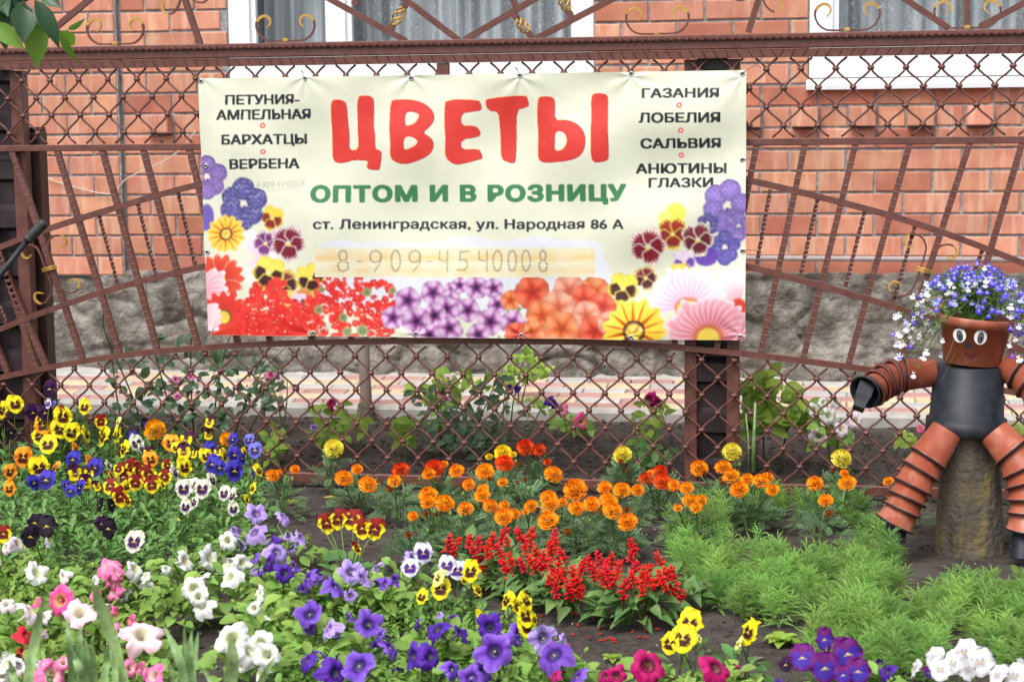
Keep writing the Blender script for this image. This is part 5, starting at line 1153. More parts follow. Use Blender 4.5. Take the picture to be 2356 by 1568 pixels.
petunia('star shaped light pink petunia beside the hot pink one', [(680, 745, 265, 'p')], base=(700, 900), n=44)
petunia('pale pink petunia blooms behind the long blade leaf', [(270, 730, 210, 'pp', 1), (370, 790, 120, 'pp', 1), (375, 910, 100, 'p', 1)], base=(250, 880), n=46)
petunia('pale pink petunia at the left edge above the star shaped one', [(50, 670, 140, 'pp')], base=(80, 800), n=46)
petunia('dark red petunia half hidden at the lower left', [(230, 940, 170, 'r', 1), (210, 1080, 100, 'm', 1)], base=(150, 1000), n=46)
petunia('white and pink star petunia in the middle of the lower left', [(1220, 930, 320, 'p')], base=(1230, 1100), n=40)
petunia('rose red petunia buds behind the white and pink star', [(1000, 740, 110, 'h', 1), (1110, 820, 120, 'h', 1), (980, 860, 90, 'hp', 1)], base=(1000, 930), n=44)
petunia('two pink petunia blooms at the bottom between the blades', [(1120, 1220, 160, 'hp'), (1230, 1230, 120, 'hp', 1), (1310, 1280, 220, 'hp')], base=(1250, 1340), n=36)
petunia('hot pink petunia heap at the bottom left', [(450, 1280, 260, 'hp'), (540, 1170, 140, 'hp'), (380, 1180, 100, 'hp', 1)], base=(440, 1330), n=30)
petunia('pale pink folded petunia at the left edge below the black pansies', [(160, 150, 170, 'pp', 1), (40, 190, 130, 'pp', 1)], base=(150, 320), n=46)
petunia('folded white petunia left of the tall hot pink one', [(320, 410, 210, 'w', 1), (530, 440, 130, 'pp', 1), (800, 480, 110, 'w', 1)], base=(500, 560), n=56)
petunia('white petunia at the left edge near the bottom', [(40, 1180, 200, 'w', 1), (20, 1280, 140, 'w')], base=(40, 1330), n=24)
petunia('white petunia with dark eye beside the long blade at the lower left', [(165, 1200, 150, 'we')], base=(180, 1330), n=24)
petunia('petunia leaves without blooms at the left edge above the red bloom', [(0, 320, 60, 'w', 1)], base=(60, 520), n=60, R=.14)
petunia('light green petunia shoots right of the star shaped bloom', [], base=(820, 1010), n=54, R=.13, H=.12)
petunia('light violet petunia stack at the right end of the pansies', [(240, 290, 158, 'l'), (220, 430, 158, 'l'), (75, 420, 90, 'l', 1)], k5, base=(150, 560), n=34)
petunia('small lilac petunia blooms on thin shoots above bare soil', [(450, 310, 120, 'l', 1), (580, 470, 105, 'l', 1)], k5, base=(520, 560), n=30)
petunia('light violet petunia with deep purple bloom beneath', [(395, 580, 175, 'l'), (350, 500, 110, 'd', 1), (325, 660, 140, 'd', 1), (215, 620, 100, 'v', 1)], k5, base=(350, 760), n=40)
petunia('deep purple petunia with a bud beside it', [(455, 740, 150, 'd'), (530, 690, 100, 'v', 1)], k5, base=(480, 900), n=44)
petunia('violet petunia seen from the side left of the light pair', [(620, 780, 150, 'v', 1)], k5, base=(700, 900), n=44)
petunia('two light violet petunias side by side below the row of pansies', [(960, 730, 180, 'l'), (1050, 780, 170, 'l', 1), (845, 840, 170, 'v', 1)], k5, base=(930, 960), n=48)
petunia('closed violet petunia bud on a shoot below the row of pansies', [(1210, 820, 100, 'v', 1), (1145, 710, 60, 'l', 1)], k5, base=(1180, 970), n=44)
petunia('lilac petunia behind the white faced pansies', [(1430, 630, 150, 'l', 1)], k5, base=(1330, 800), n=34)
petunia('violet and lilac petunia with funnel turned right', [(640, 1050, 210, 'v'), (780, 1160, 170, 'l', 1)], k5, base=(700, 1260), n=44)
petunia('violet petunia with ruffled bloom and magenta violet one beneath', [(1090, 1130, 210, 'v'), (1170, 1220, 130, 'v', 1), (1260, 1300, 160, 'v', 1)], k5, base=(1100, 1360), n=44)
petunia('deep violet petunias behind light green shoots', [(1610, 1160, 190, 'd', 1), (1790, 1195, 150, 'd', 1), (1620, 1060, 70, 'l', 1)], k5, base=(1650, 1290), n=54)
petunia('large two toned violet petunia at the bottom', [(1010, 1440, 270, 'v'), (845, 1500, 220, 'd')], k5, base=(950, 1520), n=40)
petunia('small violet petunia funnel right of the white heap', [(615, 1400, 160, 'd', 1)], k5, base=(650, 1460), n=44)
petunia('violet star petunias right of the two toned one', [(1420, 1370, 190, 'd', 1), (1560, 1370, 190, 'd'), (1730, 1470, 150, 'v', 1), (1870, 1530, 200, 'v')], k5, base=(1550, 1500), n=44)
petunia('deep violet petunias below the yellow pansy clump', [(115, 600, 200, 'd'), (340, 660, 190, 'v', 1)], k7, base=(200, 780), n=40)
petunia('star shaped violet petunia at the bottom middle', [(150, 790, 280, 'v'), (50, 960, 200, 'v')], k7, base=(180, 960), n=40)
petunia('violet star petunia with pale lilac one behind it', [(615, 810, 300, 'v'), (540, 690, 220, 'l'), (700, 700, 100, 'l', 1)], k7, base=(620, 960), n=44)
petunia('violet petunia rim at the bottom edge of the middle', [(790, 990, 190, 'v', 1), (620, 980, 110, 'm', 1)], k7, base=(800, 1040), n=30)
petunia('large magenta petunia at the bottom edge', [(1360, 900, 280, 'm'), (1350, 1020, 200, 'm')], k7, base=(1360, 1010), n=20)
petunia('smaller magenta petunia left of the large one', [(1110, 985, 150, 'm')], k7, base=(1080, 1060), n=14)
petunia('magenta petunia right of the yellow pansy trio', [(1900, 920, 250, 'm')], k7, base=(1950, 1040), n=26)
petunia('violet petunia at the bottom between purple and white pansies', [(1490, 1310, 120, 'd', 1), (800, 1378, 60, 'd', 1)], k8, base=(1450, 1370), n=16)
# --- marigolds
GG = 'marigolds in front of the fence'
def marigold(label, flowers, K=k6, h=.17, R=.09, n=30, ls=.058, group=GG, **kw): return flowering('marigold_plant', label, 'marigold', group, K, flowers, 'marigold', h, 'marigold', R, int(n*2.6), ls, **kw)
marigold('large orange marigold behind the near black pansies', [(1325, 465, 190, 'g')], k3, n=16)
marigold('large orange marigold half behind the blue pansies', [(1945, 545, 130, 'g')], k3, n=14)
marigold('lone orange marigold left of the first pale yellow one', [(-400, 405, 75, 'o'), (-560, 450, 90, 'o'), (-520, 430, 60, 'o')], n=24)
marigold('pale yellow marigold ball furthest left', [(-120, 258, 140, 'y')], n=18, R=.07)
marigold('orange marigold pair below the first pale yellow ball', [(130, 515, 128, 'o'), (-45, 470, 115, 'o'), (50, 405, 85, 'o')], n=40, base=(60, 600))
marigold('red brown marigold at the left end of the long row', [(365, 410, 138, 'r'), (320, 490, 88, 'o')], n=34)
marigold('red marigold with orange ones around it, left part of the row', [(610, 395, 118, 'r'), (570, 440, 85, 'o'), (680, 370, 66, 'o'), (770, 415, 112, 'o')], n=36)
marigold('twin orange marigolds stacked one on another at the left front', [(565, 590, 130, 'o'), (565, 642, 122, 'o')], n=36)
marigold('drooping orange marigold right of the stacked twins', [(690, 650, 120, 'o'), (660, 680, 70, 'o')], n=22)
marigold('small orange marigold at the lower left of the row', [(455, 745, 80, 'o')], n=26)
marigold('orange marigolds one above another, middle left', [(860, 515, 100, 'o'), (955, 590, 122, 'o'), (960, 545, 90, 'o')], n=34)
marigold('orange marigold right of the red one near the fence', [(975, 420, 124, 'o')], n=24)
marigold('orange red marigold under the golden yellow one', [(1120, 358, 148, 'ro')], n=30)
marigold('golden yellow marigold at the fence in the middle', [(1105, 282, 128, 'ye'), (1008, 315, 48, 'ye'), (1180, 300, 50, 'ye')], n=20)
marigold('two dark red marigolds against the lattice', [(1270, 245, 118, 'r'), (1370, 265, 98, 'r'), (1430, 355, 66, 'r')], n=34, base=(1330, 470))
marigold('orange marigold below the two dark red ones', [(1475, 440, 126, 'o'), (1105, 500, 72, 'o', 1)], n=24)
marigold('bluish leaved marigold with one orange bloom facing front', [(835, 690, 116, 'o')], n=34)
marigold('two overlapping orange marigolds low in the middle', [(1115, 745, 136, 'o'), (1190, 730, 96, 'o'), (1020, 670, 106, 'o'), (1120, 668, 75, 'o')], n=40)
marigold('orange marigold leaning left in the middle front', [(1310, 670, 98, 'o'), (1270, 715, 50, 'o')], n=22)
marigold('tall double orange marigold in the middle', [(1440, 610, 120, 'o'), (1450, 660, 118, 'o'), (1540, 645, 66, 'o')], n=34)
marigold('round orange marigold just above the red salvias', [(1435, 775, 138, 'o')], n=28)
marigold('wide orange marigold right of the middle', [(1630, 550, 160, 'o')], n=26)
marigold('orange marigold pair right of the tall double one', [(1640, 685, 110, 'o'), (1750, 655, 136, 'o')], n=30)
marigold('two orange marigolds beneath the second pale yellow ball', [(1845, 535, 110, 'o'), (1970, 555, 120, 'o'), (2085, 555, 90, 'o', 1)], n=30)
marigold('pale yellow marigold ball left of the fence post', [(1975, 302, 132, 'y')], n=30, R=.08)
marigold('three big orange marigolds at the lower right end of the row', [(1905, 700, 150, 'o'), (2010, 785, 126, 'o'), (1880, 640, 110, 'o'), (1860, 615, 90, 'o')], n=44)
marigold('red marigolds with orange bloom before the right fence post', [(2250, 420, 118, 'r'), (2265, 492, 126, 'ro'), (2140, 470, 104, 'r'), (2340, 525, 86, 'o'), (2175, 430, 50, 'o')], n=40, base=(2230, 640))
marigold('pale yellow marigold ball over the foot of the fence post', [(1208, -72, 132, 'y')], k8, n=16, R=.07, base=(1208, 50)) if False else marigold('pale yellow marigold ball over the foot of the fence post', [(515, -72, 132, 'y')], k8, n=16, R=.07)
marigold('pale yellow marigold ball nearest the plant pot figure', [(1205, -25, 112, 'y')], k8, n=16, R=.07)
marigold('orange marigold in front of the fence post foot', [(310, 30, 106, 'o'), (460, 22, 114, 'o')], k8, n=30)
marigold('orange marigolds right of the fence post in a cluster', [(510, 78, 96, 'o'), (610, 98, 86, 'o'), (700, 112, 108, 'o'), (740, 88, 80, 'o'), (560, 162, 118, 'o'), (770, 165, 90, 'o')], k8, n=40)
marigold('orange marigolds at the tip of the feathery green ring', [(230, 152, 94, 'o'), (150, 132, 78, 'o'), (250, 232, 98, 'o'), (320, 232, 84, 'o'), (175, 280, 62, 'o'), (290, 278, 76, 'o')], k8, n=34)
marigold('single orange marigold between post and figure', [(1040, 122, 108, 'o')], k8, n=18)
marigold('orange marigold under the pale yellow ball near the figure', [(1240, 122, 106, 'o'), (1225, 62, 60, 'o')], k8, n=18)
marigold('small orange marigold sunk in the feathery green', [(1105, 232, 84, 'o', 1)], k8, n=12)
marigold('orange marigold beside the left leg of the figure', [(1500, 112, 70, 'o'), (1770, 140, 36, 'o')], k8, n=14)
marigold('orange marigold at the right edge behind the figure', [(2300, 190, 46, 'ro')], k8, n=10)
# --- scarlet salvias
def salvia(label, root_, tips, K=k6, R=.10, n=34):
    b = atz(*K(*root_), .05); b.z = soil_h(b.x, b.y); r = thing('salvia_plant', label, 'salvia', b.copy(), 'scarlet salvias in the middle of the bed'); leaves(r, 'salvia', b, R*1.15, .145, int(n*1.7), .056)
    for x, y in tips:
        p = fpos(*K(x, y), .17, b.y, .09); L = random.uniform(.036, .056); d = Vector((random.uniform(-.6, .6), random.uniform(-.4, .4), 1)).normalized()
        q = d.orthogonal().normalized(); M4 = Matrix((q, d.cross(q), d)).transposed().to_4x4()
        for i in range(3):
            for j in range(3): M4[i][j] *= L
        M4.translation = p-d*L*.9; link('flower_spike', random.choice(SM), r, mw=M4); stemto(r, Vector((b.x+random.uniform(-.03, .03), b.y+random.uniform(-.03, .03), b.z)), p-d*L*1.3, .0018)
salvia('sparse scarlet salvia furthest left with thin spikes', (850, 1130), [(730, 890), (800, 905), (870, 890), (930, 905), (740, 1000), (940, 1030), (970, 1100), (880, 960), (950, 1160)], n=20)
salvia('scarlet salvia with short spikes above pointed leaves, second from the left', (1150, 1200), [(1135, 835), (1210, 850), (1040, 880), (1000, 940), (1070, 960), (1100, 1070), (1150, 1020), (1130, 900)], n=40)
salvia('dense scarlet salvia in the middle of the group', (1330, 1240), [(1320, 840), (1260, 960), (1340, 980), (1400, 1010), (1230, 1060), (1490, 840), (1500, 910), (1440, 1060), (1520, 990), (1300, 1040), (1370, 1080), (1450, 940)], n=36)
salvia('scarlet salvia right of the dense one, dropping petals', (1580, 1340), [(1550, 1130), (1610, 1120), (1640, 1190), (1490, 1220), (1620, 1230), (1530, 1060), (1560, 1200), (1680, 1260), (1460, 1160)], n=34)
salvia('largest and tallest scarlet salvia at the right of the group', (2060, 1380), [(2030, 920), (2060, 970), (1900, 1020), (1730, 1040), (1700, 1070), (1760, 1100), (1960, 1080), (2080, 1080), (2130, 1110), (2220, 1020), (2180, 1110), (2250, 1190), (1850, 1120), (1920, 1160), (2330, 1120), (2040, 1160), (2110, 1220), (1810, 1160), (1870, 1070), (2000, 1210), (2150, 1180), (2280, 1130), (1790, 1010)], R=.14, n=70)
b = atz(1545, 1340, .05); salvia('narrow upright scarlet salvia leaning on the largest one', (2400, 1300), [(2340, 1130), (2360, 1180), (2380, 1240), (2420, 1290), (2390, 1330), (2330, 1380)], R=.08, n=22)
mb = MB()
for i in range(46):
    x, y = k7(random.uniform(380, 1450), random.uniform(430, 760)); p = atz(x, y, .004)
    if (x-1450) > 60: continue
    p.z = soil_h(p.x, p.y)+.004; cone_tube(mb, p, (random.uniform(-1, 1), random.uniform(-1, 1), .05), random.uniform(.008, .018), .0032, (.55, .02, .02))
mb.obj('fallen_petals', 'petal', kind='stuff', label='fallen scarlet salvia petals lying on the dark soil', category='petals')
# --- feathery light green seedlings
def feathery_mesh(seed):
    rnd = random.Random(seed); mb = MB()
    for s in range(4):
        a = rnd.uniform(0, 6.28); ln = rnd.uniform(.1, .7); H = rnd.uniform(.6, 1.0); top = Vector((math.cos(a)*ln*.45, math.sin(a)*ln*.45, H))
        tube(mb, [Vector((0, 0, 0)), top*.5+Vector((0, 0, .03)), top], .006, 3, caps=False)
        for i in range(30):
            t = (i/30)**.65*.88+.12; p = top*t; az = i*2.4+rnd.uniform(-.3, .3); el = math.radians(5+45*t+rnd.uniform(-20, 20)); L = rnd.uniform(.24, .44)*(1.15-.35*t)
            o = Vector((math.cos(az), math.sin(az), 0)); d = o*math.cos(el)+Vector((0, 0, math.sin(el))); e = d.cross(Vector((0, 0, 1))).normalized()*.014; tip = p+d*L+Vector((0, 0, -.05))+o*.04
            mb.add([p, p+d*L*.5+e, tip, p+d*L*.5-e], [(0, 1, 2), (0, 2, 3)])
    return mb.mesh('feathery_seedling', 'feather')
FM = [feathery_mesh(i) for i in range(7)]
def patch(poly, hole, sp, label, group, hh):
    P = [atz(x, y, .10) for x, y in poly]; P2 = [(p.x, p.y) for p in P]; H2 = [(p.x, p.y) for p in [atz(x, y, .0) for x, y in hole]] if hole else None
    x0, x1 = min(p[0] for p in P2), max(p[0] for p in P2); y0, y1 = min(p[1] for p in P2), max(p[1] for p in P2); n = 0; y = y0; r = 0
    ins = lambda Q, a, b: bool(inpoly(np.array([a]), np.array([b]), Q)[0])
    while y < y1:
        x = x0+(sp/2 if r % 2 else 0)
        while x < x1:
            a, b = x+random.uniform(-.02, .02), y+random.uniform(-.02, .02)
            if ins(P2, a, b) and not (H2 and ins(H2, a, b)) and fbm(a*3.1, b*3.1, 21) > -.26:
                s = hh*random.uniform(.65, 1.2); o = link('feathery_seedling', random.choice(FM), None, mw=Matrix.Translation((a, b, soil_h(a, b)))@Matrix.Rotation(random.uniform(0, 6.28), 4, 'Z')@Matrix.Rotation(random.uniform(-.15, .15), 4, 'X')@Matrix.Scale(s, 4)); o['label'] = label+', '+(('back' if b > (y0+y1)/2 else 'front')+' '+('left' if a < x0*.67+x1*.33 else 'right' if a > x0*.33+x1*.67 else 'middle')); o['category'] = 'seedling'; o['group'] = group; n += 1
            x += sp
        y += sp*.87; r += 1
patch([(1540, 1225), (1550, 1165), (1640, 1125), (1800, 1105), (1980, 1125), (2060, 1180), (2085, 1250), (2070, 1330), (1960, 1385), (1820, 1375), (1680, 1350), (1575, 1295)], [(1650, 1262), (1700, 1212), (1820, 1198), (1930, 1205), (1985, 1235), (2000, 1285), (1900, 1318), (1740, 1315)], .070, 'feathery light green seedling, ring shaped patch beside the figure', 'feathery seedlings in the ring patch', .112)
patch([(1845, 1430), (1950, 1375), (2060, 1380), (2150, 1400), (2195, 1440), (2190, 1490), (2080, 1510), (1900, 1500), (1840, 1470)], None, .070, 'feathery light green seedling, patch above the purple pansies', 'feathery seedlings in the front patch', .135)
patch([(2090, 1350), (2180, 1310), (2356, 1330), (2440, 1400), (2440, 1480), (2350, 1490), (2290, 1460), (2235, 1400), (2150, 1372)], None, .070, 'feathery light green seedling, patch before the stump', 'feathery seedlings by the stump', .135)
# --- bushes and plants behind the lattice: leaves gathered where the photograph shows them
def bush(name, label, cat, Y, blobs, kind, size, stems, flowers=(), group=None, sm='stem_red'):
    gx0 = at(blobs[0][0], 1000, Y).x; root = thing(name, label, cat, Vector((gx0, Y, 0)), group); n = 0
    for cx, cy, rx, ry, k in blobs:
        for i in range(int(k*(1.05 if kind == 'rose' else 1.0))):
            a = random.uniform(0, 2*PI); r = math.sqrt(random.random()); p = at(cx+rx*r*math.cos(a), cy+ry*r*math.sin(a), Y+random.uniform(-.13, .13))
            if p.z < .02: p.z = .02+random.random()*.05
            o = Vector((random.uniform(-1, 1), random.uniform(-1, .3), random.uniform(-.5, .6))); link('leaf', random.choice(LM[kind]), root, mw=basis(p, o, Vector((random.uniform(-.5, .5), -.8, .8)), size*random.uniform(.6, 1.2)))
    for st in stems:
        P = [at(x, y, Y+random.uniform(-.03, .03)) for x, y in st]; P[0] = Vector((P[0].x, Y, -.01)); mb = MB(); S = spline(P, 4); tube(mb, S, [.0042-.0026*i/len(S) for i in range(len(S))], 5); mb.obj('stem', sm, root)
    for x, y, d, k in flowers:
        p = at(x, y, Y-random.uniform(.05, .12)); n_ = TOCAM(p); n_.rotate(Matrix.Rotation(random.uniform(-.7, .7), 3, 'Z')); n_.z += random.uniform(0, .5); link('flower', random.choice(TM[k]), root, mw=facing(p, n_, d*pxm(p), random.uniform(0, 6)))
    return root
bush('rose_bush', 'dark green rose bush behind the left part of the lattice', 'rose bush', .50, [(400, 950, 150, 70, 110), (520, 900, 110, 60, 60), (300, 880, 60, 60, 26), (440, 830, 120, 40, 24), (600, 880, 40, 70, 22), (400, 785, 60, 25, 10)], 'rose', .048,
     [[(420, 1050), (380, 900), (345, 760), (335, 650)], [(450, 1050), (440, 900), (440, 770), (445, 690)], [(480, 1050), (500, 900), (520, 800), (545, 745)], [(520, 1050), (560, 940), (600, 860), (655, 800)], [(360, 1050), (300, 900), (240, 760), (245, 690)], [(540, 1050), (590, 960), (650, 880)], [(300, 1050), (270, 920), (255, 800)]],
     [(405, 872, 22, 'k'), (440, 865, 20, 'k'), (408, 912, 18, 'k')])
bush('rose_bush', 'dark rose bush behind the lattice below the right half of the banner', 'rose bush', .55, [(1050, 990, 90, 60, 70), (1000, 940, 60, 60, 34), (1130, 960, 60, 80, 46), (1090, 1040, 70, 30, 30), (1150, 900, 40, 40, 14)], 'rose', .048, [[(1040, 1080), (1060, 950), (1110, 880)], [(1060, 1080), (1110, 950), (1150, 860)], [(1020, 1080), (1010, 960), (1000, 880)], [(1080, 1080), (1140, 980), (1180, 890)]])
bush('petunia_plant', 'lime leaved petunia with pink blooms beside the second rose bush', 'petunia', .95, [(1010, 900, 60, 40, 44), (1060, 880, 50, 30, 26), (1000, 950, 40, 40, 18)], 'lime', .05, [[(1010, 1000), (1005, 930), (1000, 890)], [(1030, 1000), (1040, 930), (1050, 880)]], [(1004, 906, 30, 'k'), (1026, 920, 22, 'k'), (1030, 871, 24, 'p')], sm='stem')
bush('lime_shrub', 'bright lime green sprig sticking up against the stone plinth', 'sprig', 1.55, [(1205, 835, 28, 22, 24), (1235, 855, 24, 18, 18), (1185, 870, 22, 20, 12)], 'lime', .05, [[(1190, 930), (1195, 870), (1210, 815)], [(1190, 930), (1215, 870), (1240, 845)]], sm='stem')
bush('petunia_plant', 'purple petunias on bare shoots right of the lime sprig', 'petunia', .9, [(1150, 880, 30, 30, 10), (1240, 940, 30, 26, 16)], 'lime', .04, [[(1150, 1000), (1160, 920), (1170, 880)], [(1200, 1000), (1240, 950), (1260, 920)], [(1170, 1000), (1180, 930), (1190, 885)]], [(1172, 886, 22, 'd'), (1190, 895, 18, 'd'), (1148, 893, 16, 'd'), (1262, 920, 26, 'd'), (1275, 932, 18, 'd')], sm='stem')
bush('petunia_plant', 'pink petunia with two open blooms before the kerb', 'petunia', .95, [(1310, 975, 34, 20, 26), (1340, 990, 26, 10, 14)], 'petunia', .045, [[(1320, 1010), (1330, 985), (1338, 970)], [(1310, 1010), (1300, 970), (1293, 948)]], [(1292, 944, 30, 'hp'), (1338, 968, 38, 'h')], sm='stem')
bush('petunia_plant', 'magenta petunia on pale shoots left of the fence post', 'petunia', .8, [(1500, 950, 34, 34, 30), (1470, 990, 28, 30, 14)], 'lime', .045, [[(1500, 1050), (1505, 980), (1495, 930)], [(1480, 1050), (1475, 1000), (1465, 970)]], [(1492, 918, 40, 'm'), (1512, 925, 26, 'm')], sm='stem')
bush('pansy_plant', 'narrow leaved green tuft behind the lattice left of the fence post', 'plant', .35, [(1500, 1050, 45, 40, 60)], 'pansy', .05, [[(1500, 1100), (1505, 1060), (1510, 1020)]], sm='stem')
bush('petunia_plant', 'magenta petunia in leafy tuft behind the first pale yellow marigold', 'petunia', .6, [(765, 955, 40, 34, 34), (755, 1000, 45, 30, 40), (830, 970, 26, 30, 14)], 'lime', .045, [[(770, 1040), (765, 970), (760, 935)], [(830, 1060), (830, 1000), (835, 960)]], [(762, 926, 28, 'm'), (722, 982, 18, 'l')], sm='stem')
bush('young_plant', 'young plant with bronze tipped leaves behind the lattice', 'plant', .45, [(930, 985, 24, 22, 16), (928, 1010, 16, 16, 8)], 'lime', .055, [[(930, 1060), (930, 1010), (930, 975)]], sm='stem')
bush('young_plant', 'small green seedling near the fence foot, behind the lattice', 'plant', .3, [(640, 1010, 26, 30, 24), (630, 1040, 22, 20, 12)], 'lime', .045, [[(635, 1070), (640, 1020), (645, 990)]], sm='stem')
bush('petunia_plant', 'pink petunia against the pavement at the end of the left rose bush', 'petunia', .9, [(640, 900, 34, 50, 30)], 'rose', .05, [[(650, 990), (640, 930), (620, 865)], [(650, 990), (660, 920), (660, 870)]], [(622, 862, 30, 'k'), (640, 870, 20, 'p')], sm='stem')
bush('leafy_plant', 'tall plant with yellow green heart shaped leaves right of the fence post', 'plant', .40, [(1760, 900, 50, 40, 40), (1800, 950, 50, 50, 52), (1730, 960, 30, 50, 28), (1850, 950, 40, 30, 24), (1740, 880, 40, 20, 12)], 'lime', .062, [[(1758, 1060), (1756, 960), (1755, 870)], [(1790, 1060), (1820, 960), (1870, 930)], [(1750, 1060), (1730, 1000), (1715, 940)]], [(1700, 880, 18, 'p'), (1712, 895, 14, 'p')])
bush('petunia_plant', 'pale white pink petunias hanging beside the black hand pot', 'petunia', .30, [(1910, 1000, 40, 34, 40), (1890, 965, 26, 20, 14)], 'petunia', .042, [[(1910, 1050), (1905, 990), (1890, 950)], [(1920, 1050), (1930, 990), (1935, 960)]], [(1875, 942, 36, 'w'), (1908, 955, 42, 'w'), (1925, 922, 34, 'w'), (1938, 985, 42, 'pp'), (1882, 1002, 40, 'pp'), (1967, 966, 36, 'pp'), (1895, 925, 26, 'w')], sm='stem')
bush('lime_shrub', 'small lime green shoots behind the figure legs', 'sprig', .4, [(2090, 1010, 20, 14, 12), (2350, 990, 20, 26, 12)], 'lime', .045, [[(2085, 1050), (2090, 1020), (2100, 1000)]], [(2115, 985, 22, 'h')], sm='stem')
# stalk of green beside the post, daylily like
mb = MB(); tube(mb, [at(1733, 1085, -.05), at(1735, 1000, -.05), at(1738, 925, -.05)], [.0075, .0065, .004], 6); tube(mb, [at(1722, 1085, -.05), at(1722, 1010, -.05), at(1716, 950, -.05)], .003, 5)
mb.obj('green_stalk', 'blade', label='thick green onion like stalk standing right of the fence post', category='stalk')
# --- greenery filling the massed parts
def greens(name, label, poly, n, mats, sizes, hmax):
    mb = MB(); k = 0
    P = [(p.x, p.y) for p in [atz(x, y, .08) for x, y in poly]]; xs = [p[0] for p in P]; ys = [p[1] for p in P]
    X = np.random.RandomState(3).uniform(min(xs), max(xs), n*3); Y = np.random.RandomState(4).uniform(min(ys), max(ys), n*3); I = inpoly(X, Y, P)
    for x, y in zip(X[I][:n], Y[I][:n]):
        s = random.uniform(*sizes); a = random.uniform(0, 6.28); el = random.uniform(-.2, 1.0); o = Vector((math.cos(a)*math.cos(el), math.sin(a)*math.cos(el), math.sin(el)))
        p = Vector((x, y, soil_h(x, y)+hmax*random.random()**1.2)); e = o.cross(Vector((0, 0, 1))).normalized()*s*.24; up = Vector((0, 0, .1*s))
        mb.add([p, p+o*s*.35+e+up, p+o*s*.75+e*.8+up, p+o*s, p+o*s*.75-e*.8+up, p+o*s*.35-e+up], [(0, 1, 2, 3), (0, 3, 4, 5)])
        if random.random() < .15: tube(mb, [Vector((x, y, 0)), p+o*s], .0012, 3, caps=False)
    mb.obj(name, mats, kind='stuff', label=label, category='foliage')
greens('pansy_greenery', 'tangle of small pansy leaves and stalks filling the left bed', [(0, 1040), (0, 1250), (250, 1300), (420, 1290), (560, 1255), (610, 1180), (600, 1060), (420, 1020), (200, 980), (60, 960)], 5200, 'pansy_leaf', (.018, .042), .125)
greens('petunia_greenery', 'low mat of light green petunia shoots filling the lower left', [(0, 1290), (0, 1620), (400, 1620), (390, 1480), (330, 1440), (330, 1330), (250, 1300), (120, 1280)], 3000, 'pet_leaf', (.015, .036), .09)
greens('petunia_greenery', 'low mat of light green petunia shoots under the violet blooms', [(520, 1250), (600, 1230), (700, 1320), (860, 1330), (1010, 1330), (1180, 1420), (1310, 1480), (1360, 1560), (1380, 1620), (620, 1620), (640, 1470), (560, 1420), (570, 1340)], 4200, 'pet_leaf', (.015, .036), .08)
greens('petunia_greenery', 'low mat of light green leaves at the bottom right edge', [(1400, 1560), (1500, 1530), (1640, 1545), (1760, 1570), (2356, 1590), (2356, 1640), (1380, 1640)], 1500, 'pet_leaf', (.015, .036), .08)
def tiny(px, py, kind='lime', n=6, s=.02):
    p = atz(px, py, 0); p.z = soil_h(p.x, p.y); r = thing('weed_seedling', TINY.pop(0), 'seedling', p.copy(), 'tiny weed seedlings on the soil')
    for i in range(n): a = i*2*PI/n+.4; link('leaf', LM[kind][i % 3], r, mw=basis(p+Vector((0, 0, .008)), (math.cos(a), math.sin(a), .5), (0, 0, 1), s))
TINY = ['tiny seedling on soil above the row of five pansies', 'tiny seedling on soil left of the row of pansies', 'tiny seedling on soil right of the salvias near the ring patch', 'tiny seedling with roundish leaves above the large magenta petunia', 'tiny seedling on soil below the marigold pair', 'tiny seedling near the cream white pansies', 'small serrated weed left of the purple pansies', 'tiny seedling beside the bottom of the largest salvia']
for q in ((k5(1160, 250), 5, .02), (k5(520, 230), 6, .03), (k7(1850, 370), 6, .022), (k7(1080, 880), 7, .03), (k6(205, 690), 5, .02), (k5(460, 160), 5, .022), (k8(830, 1150), 12, .05), (k7(720, 490), 5, .018)): tiny(*q[0], n=q[1], s=q[2])
mb = MB(); p = atz(*k5(800, 165), .01); d = Vector((.028, .004, 0)); e = Vector((-.002, .010, 0)); mb.add([p-d, p-e, p+d, p+e+Vector((0, 0, .004))], [(0, 1, 2), (0, 2, 3)]); MT['yleaf'] = leafmat('fallen_leaf', (.62, .46, .04), .1, .2); mb.obj('fallen_leaf', 'yleaf', label='small yellow fallen leaf on bare soil below the first marigolds', category='leaf')

# ------------------------------------------------------------------ gladiolus blades in front at the lower left
def blade(root, pts, w, Y):
    P = [at(*k4(x, y), Y+random.uniform(-.03, .03)) for x, y in pts]; b = P[0].copy(); d = (P[0]-P[1]).normalized()
    P = [Vector((b.x+d.x*(b.z)*1.0, b.y, -.01))]+P; S = spline(P, 6); W_ = w*.23*pxm(P[1]); V = []; n = len(S)
    for i, p in enumerate(S):
        t = i/(n-1); k = W_*.5*min(1, .75+t)*min(1, (1-t)*3.2+.02)**.8; a = S[min(n-1, i+1)]-S[max(0, i-1)]; sd = a.cross(Vector((.25, -1, .1))).normalized(); dep = sd.cross(a).normalized()*k*.35
        V += [p-sd*k+dep, p-sd*k*.15, p, p+sd*k*.15, p+sd*k+dep]
    mb = MB(); mb.add(V, [(i*5+j, i*5+j+1, (i+1)*5+j+1, (i+1)*5+j) for i in range(n-1) for j in range(4)], None, True); mb.obj('blade', 'blade', root)
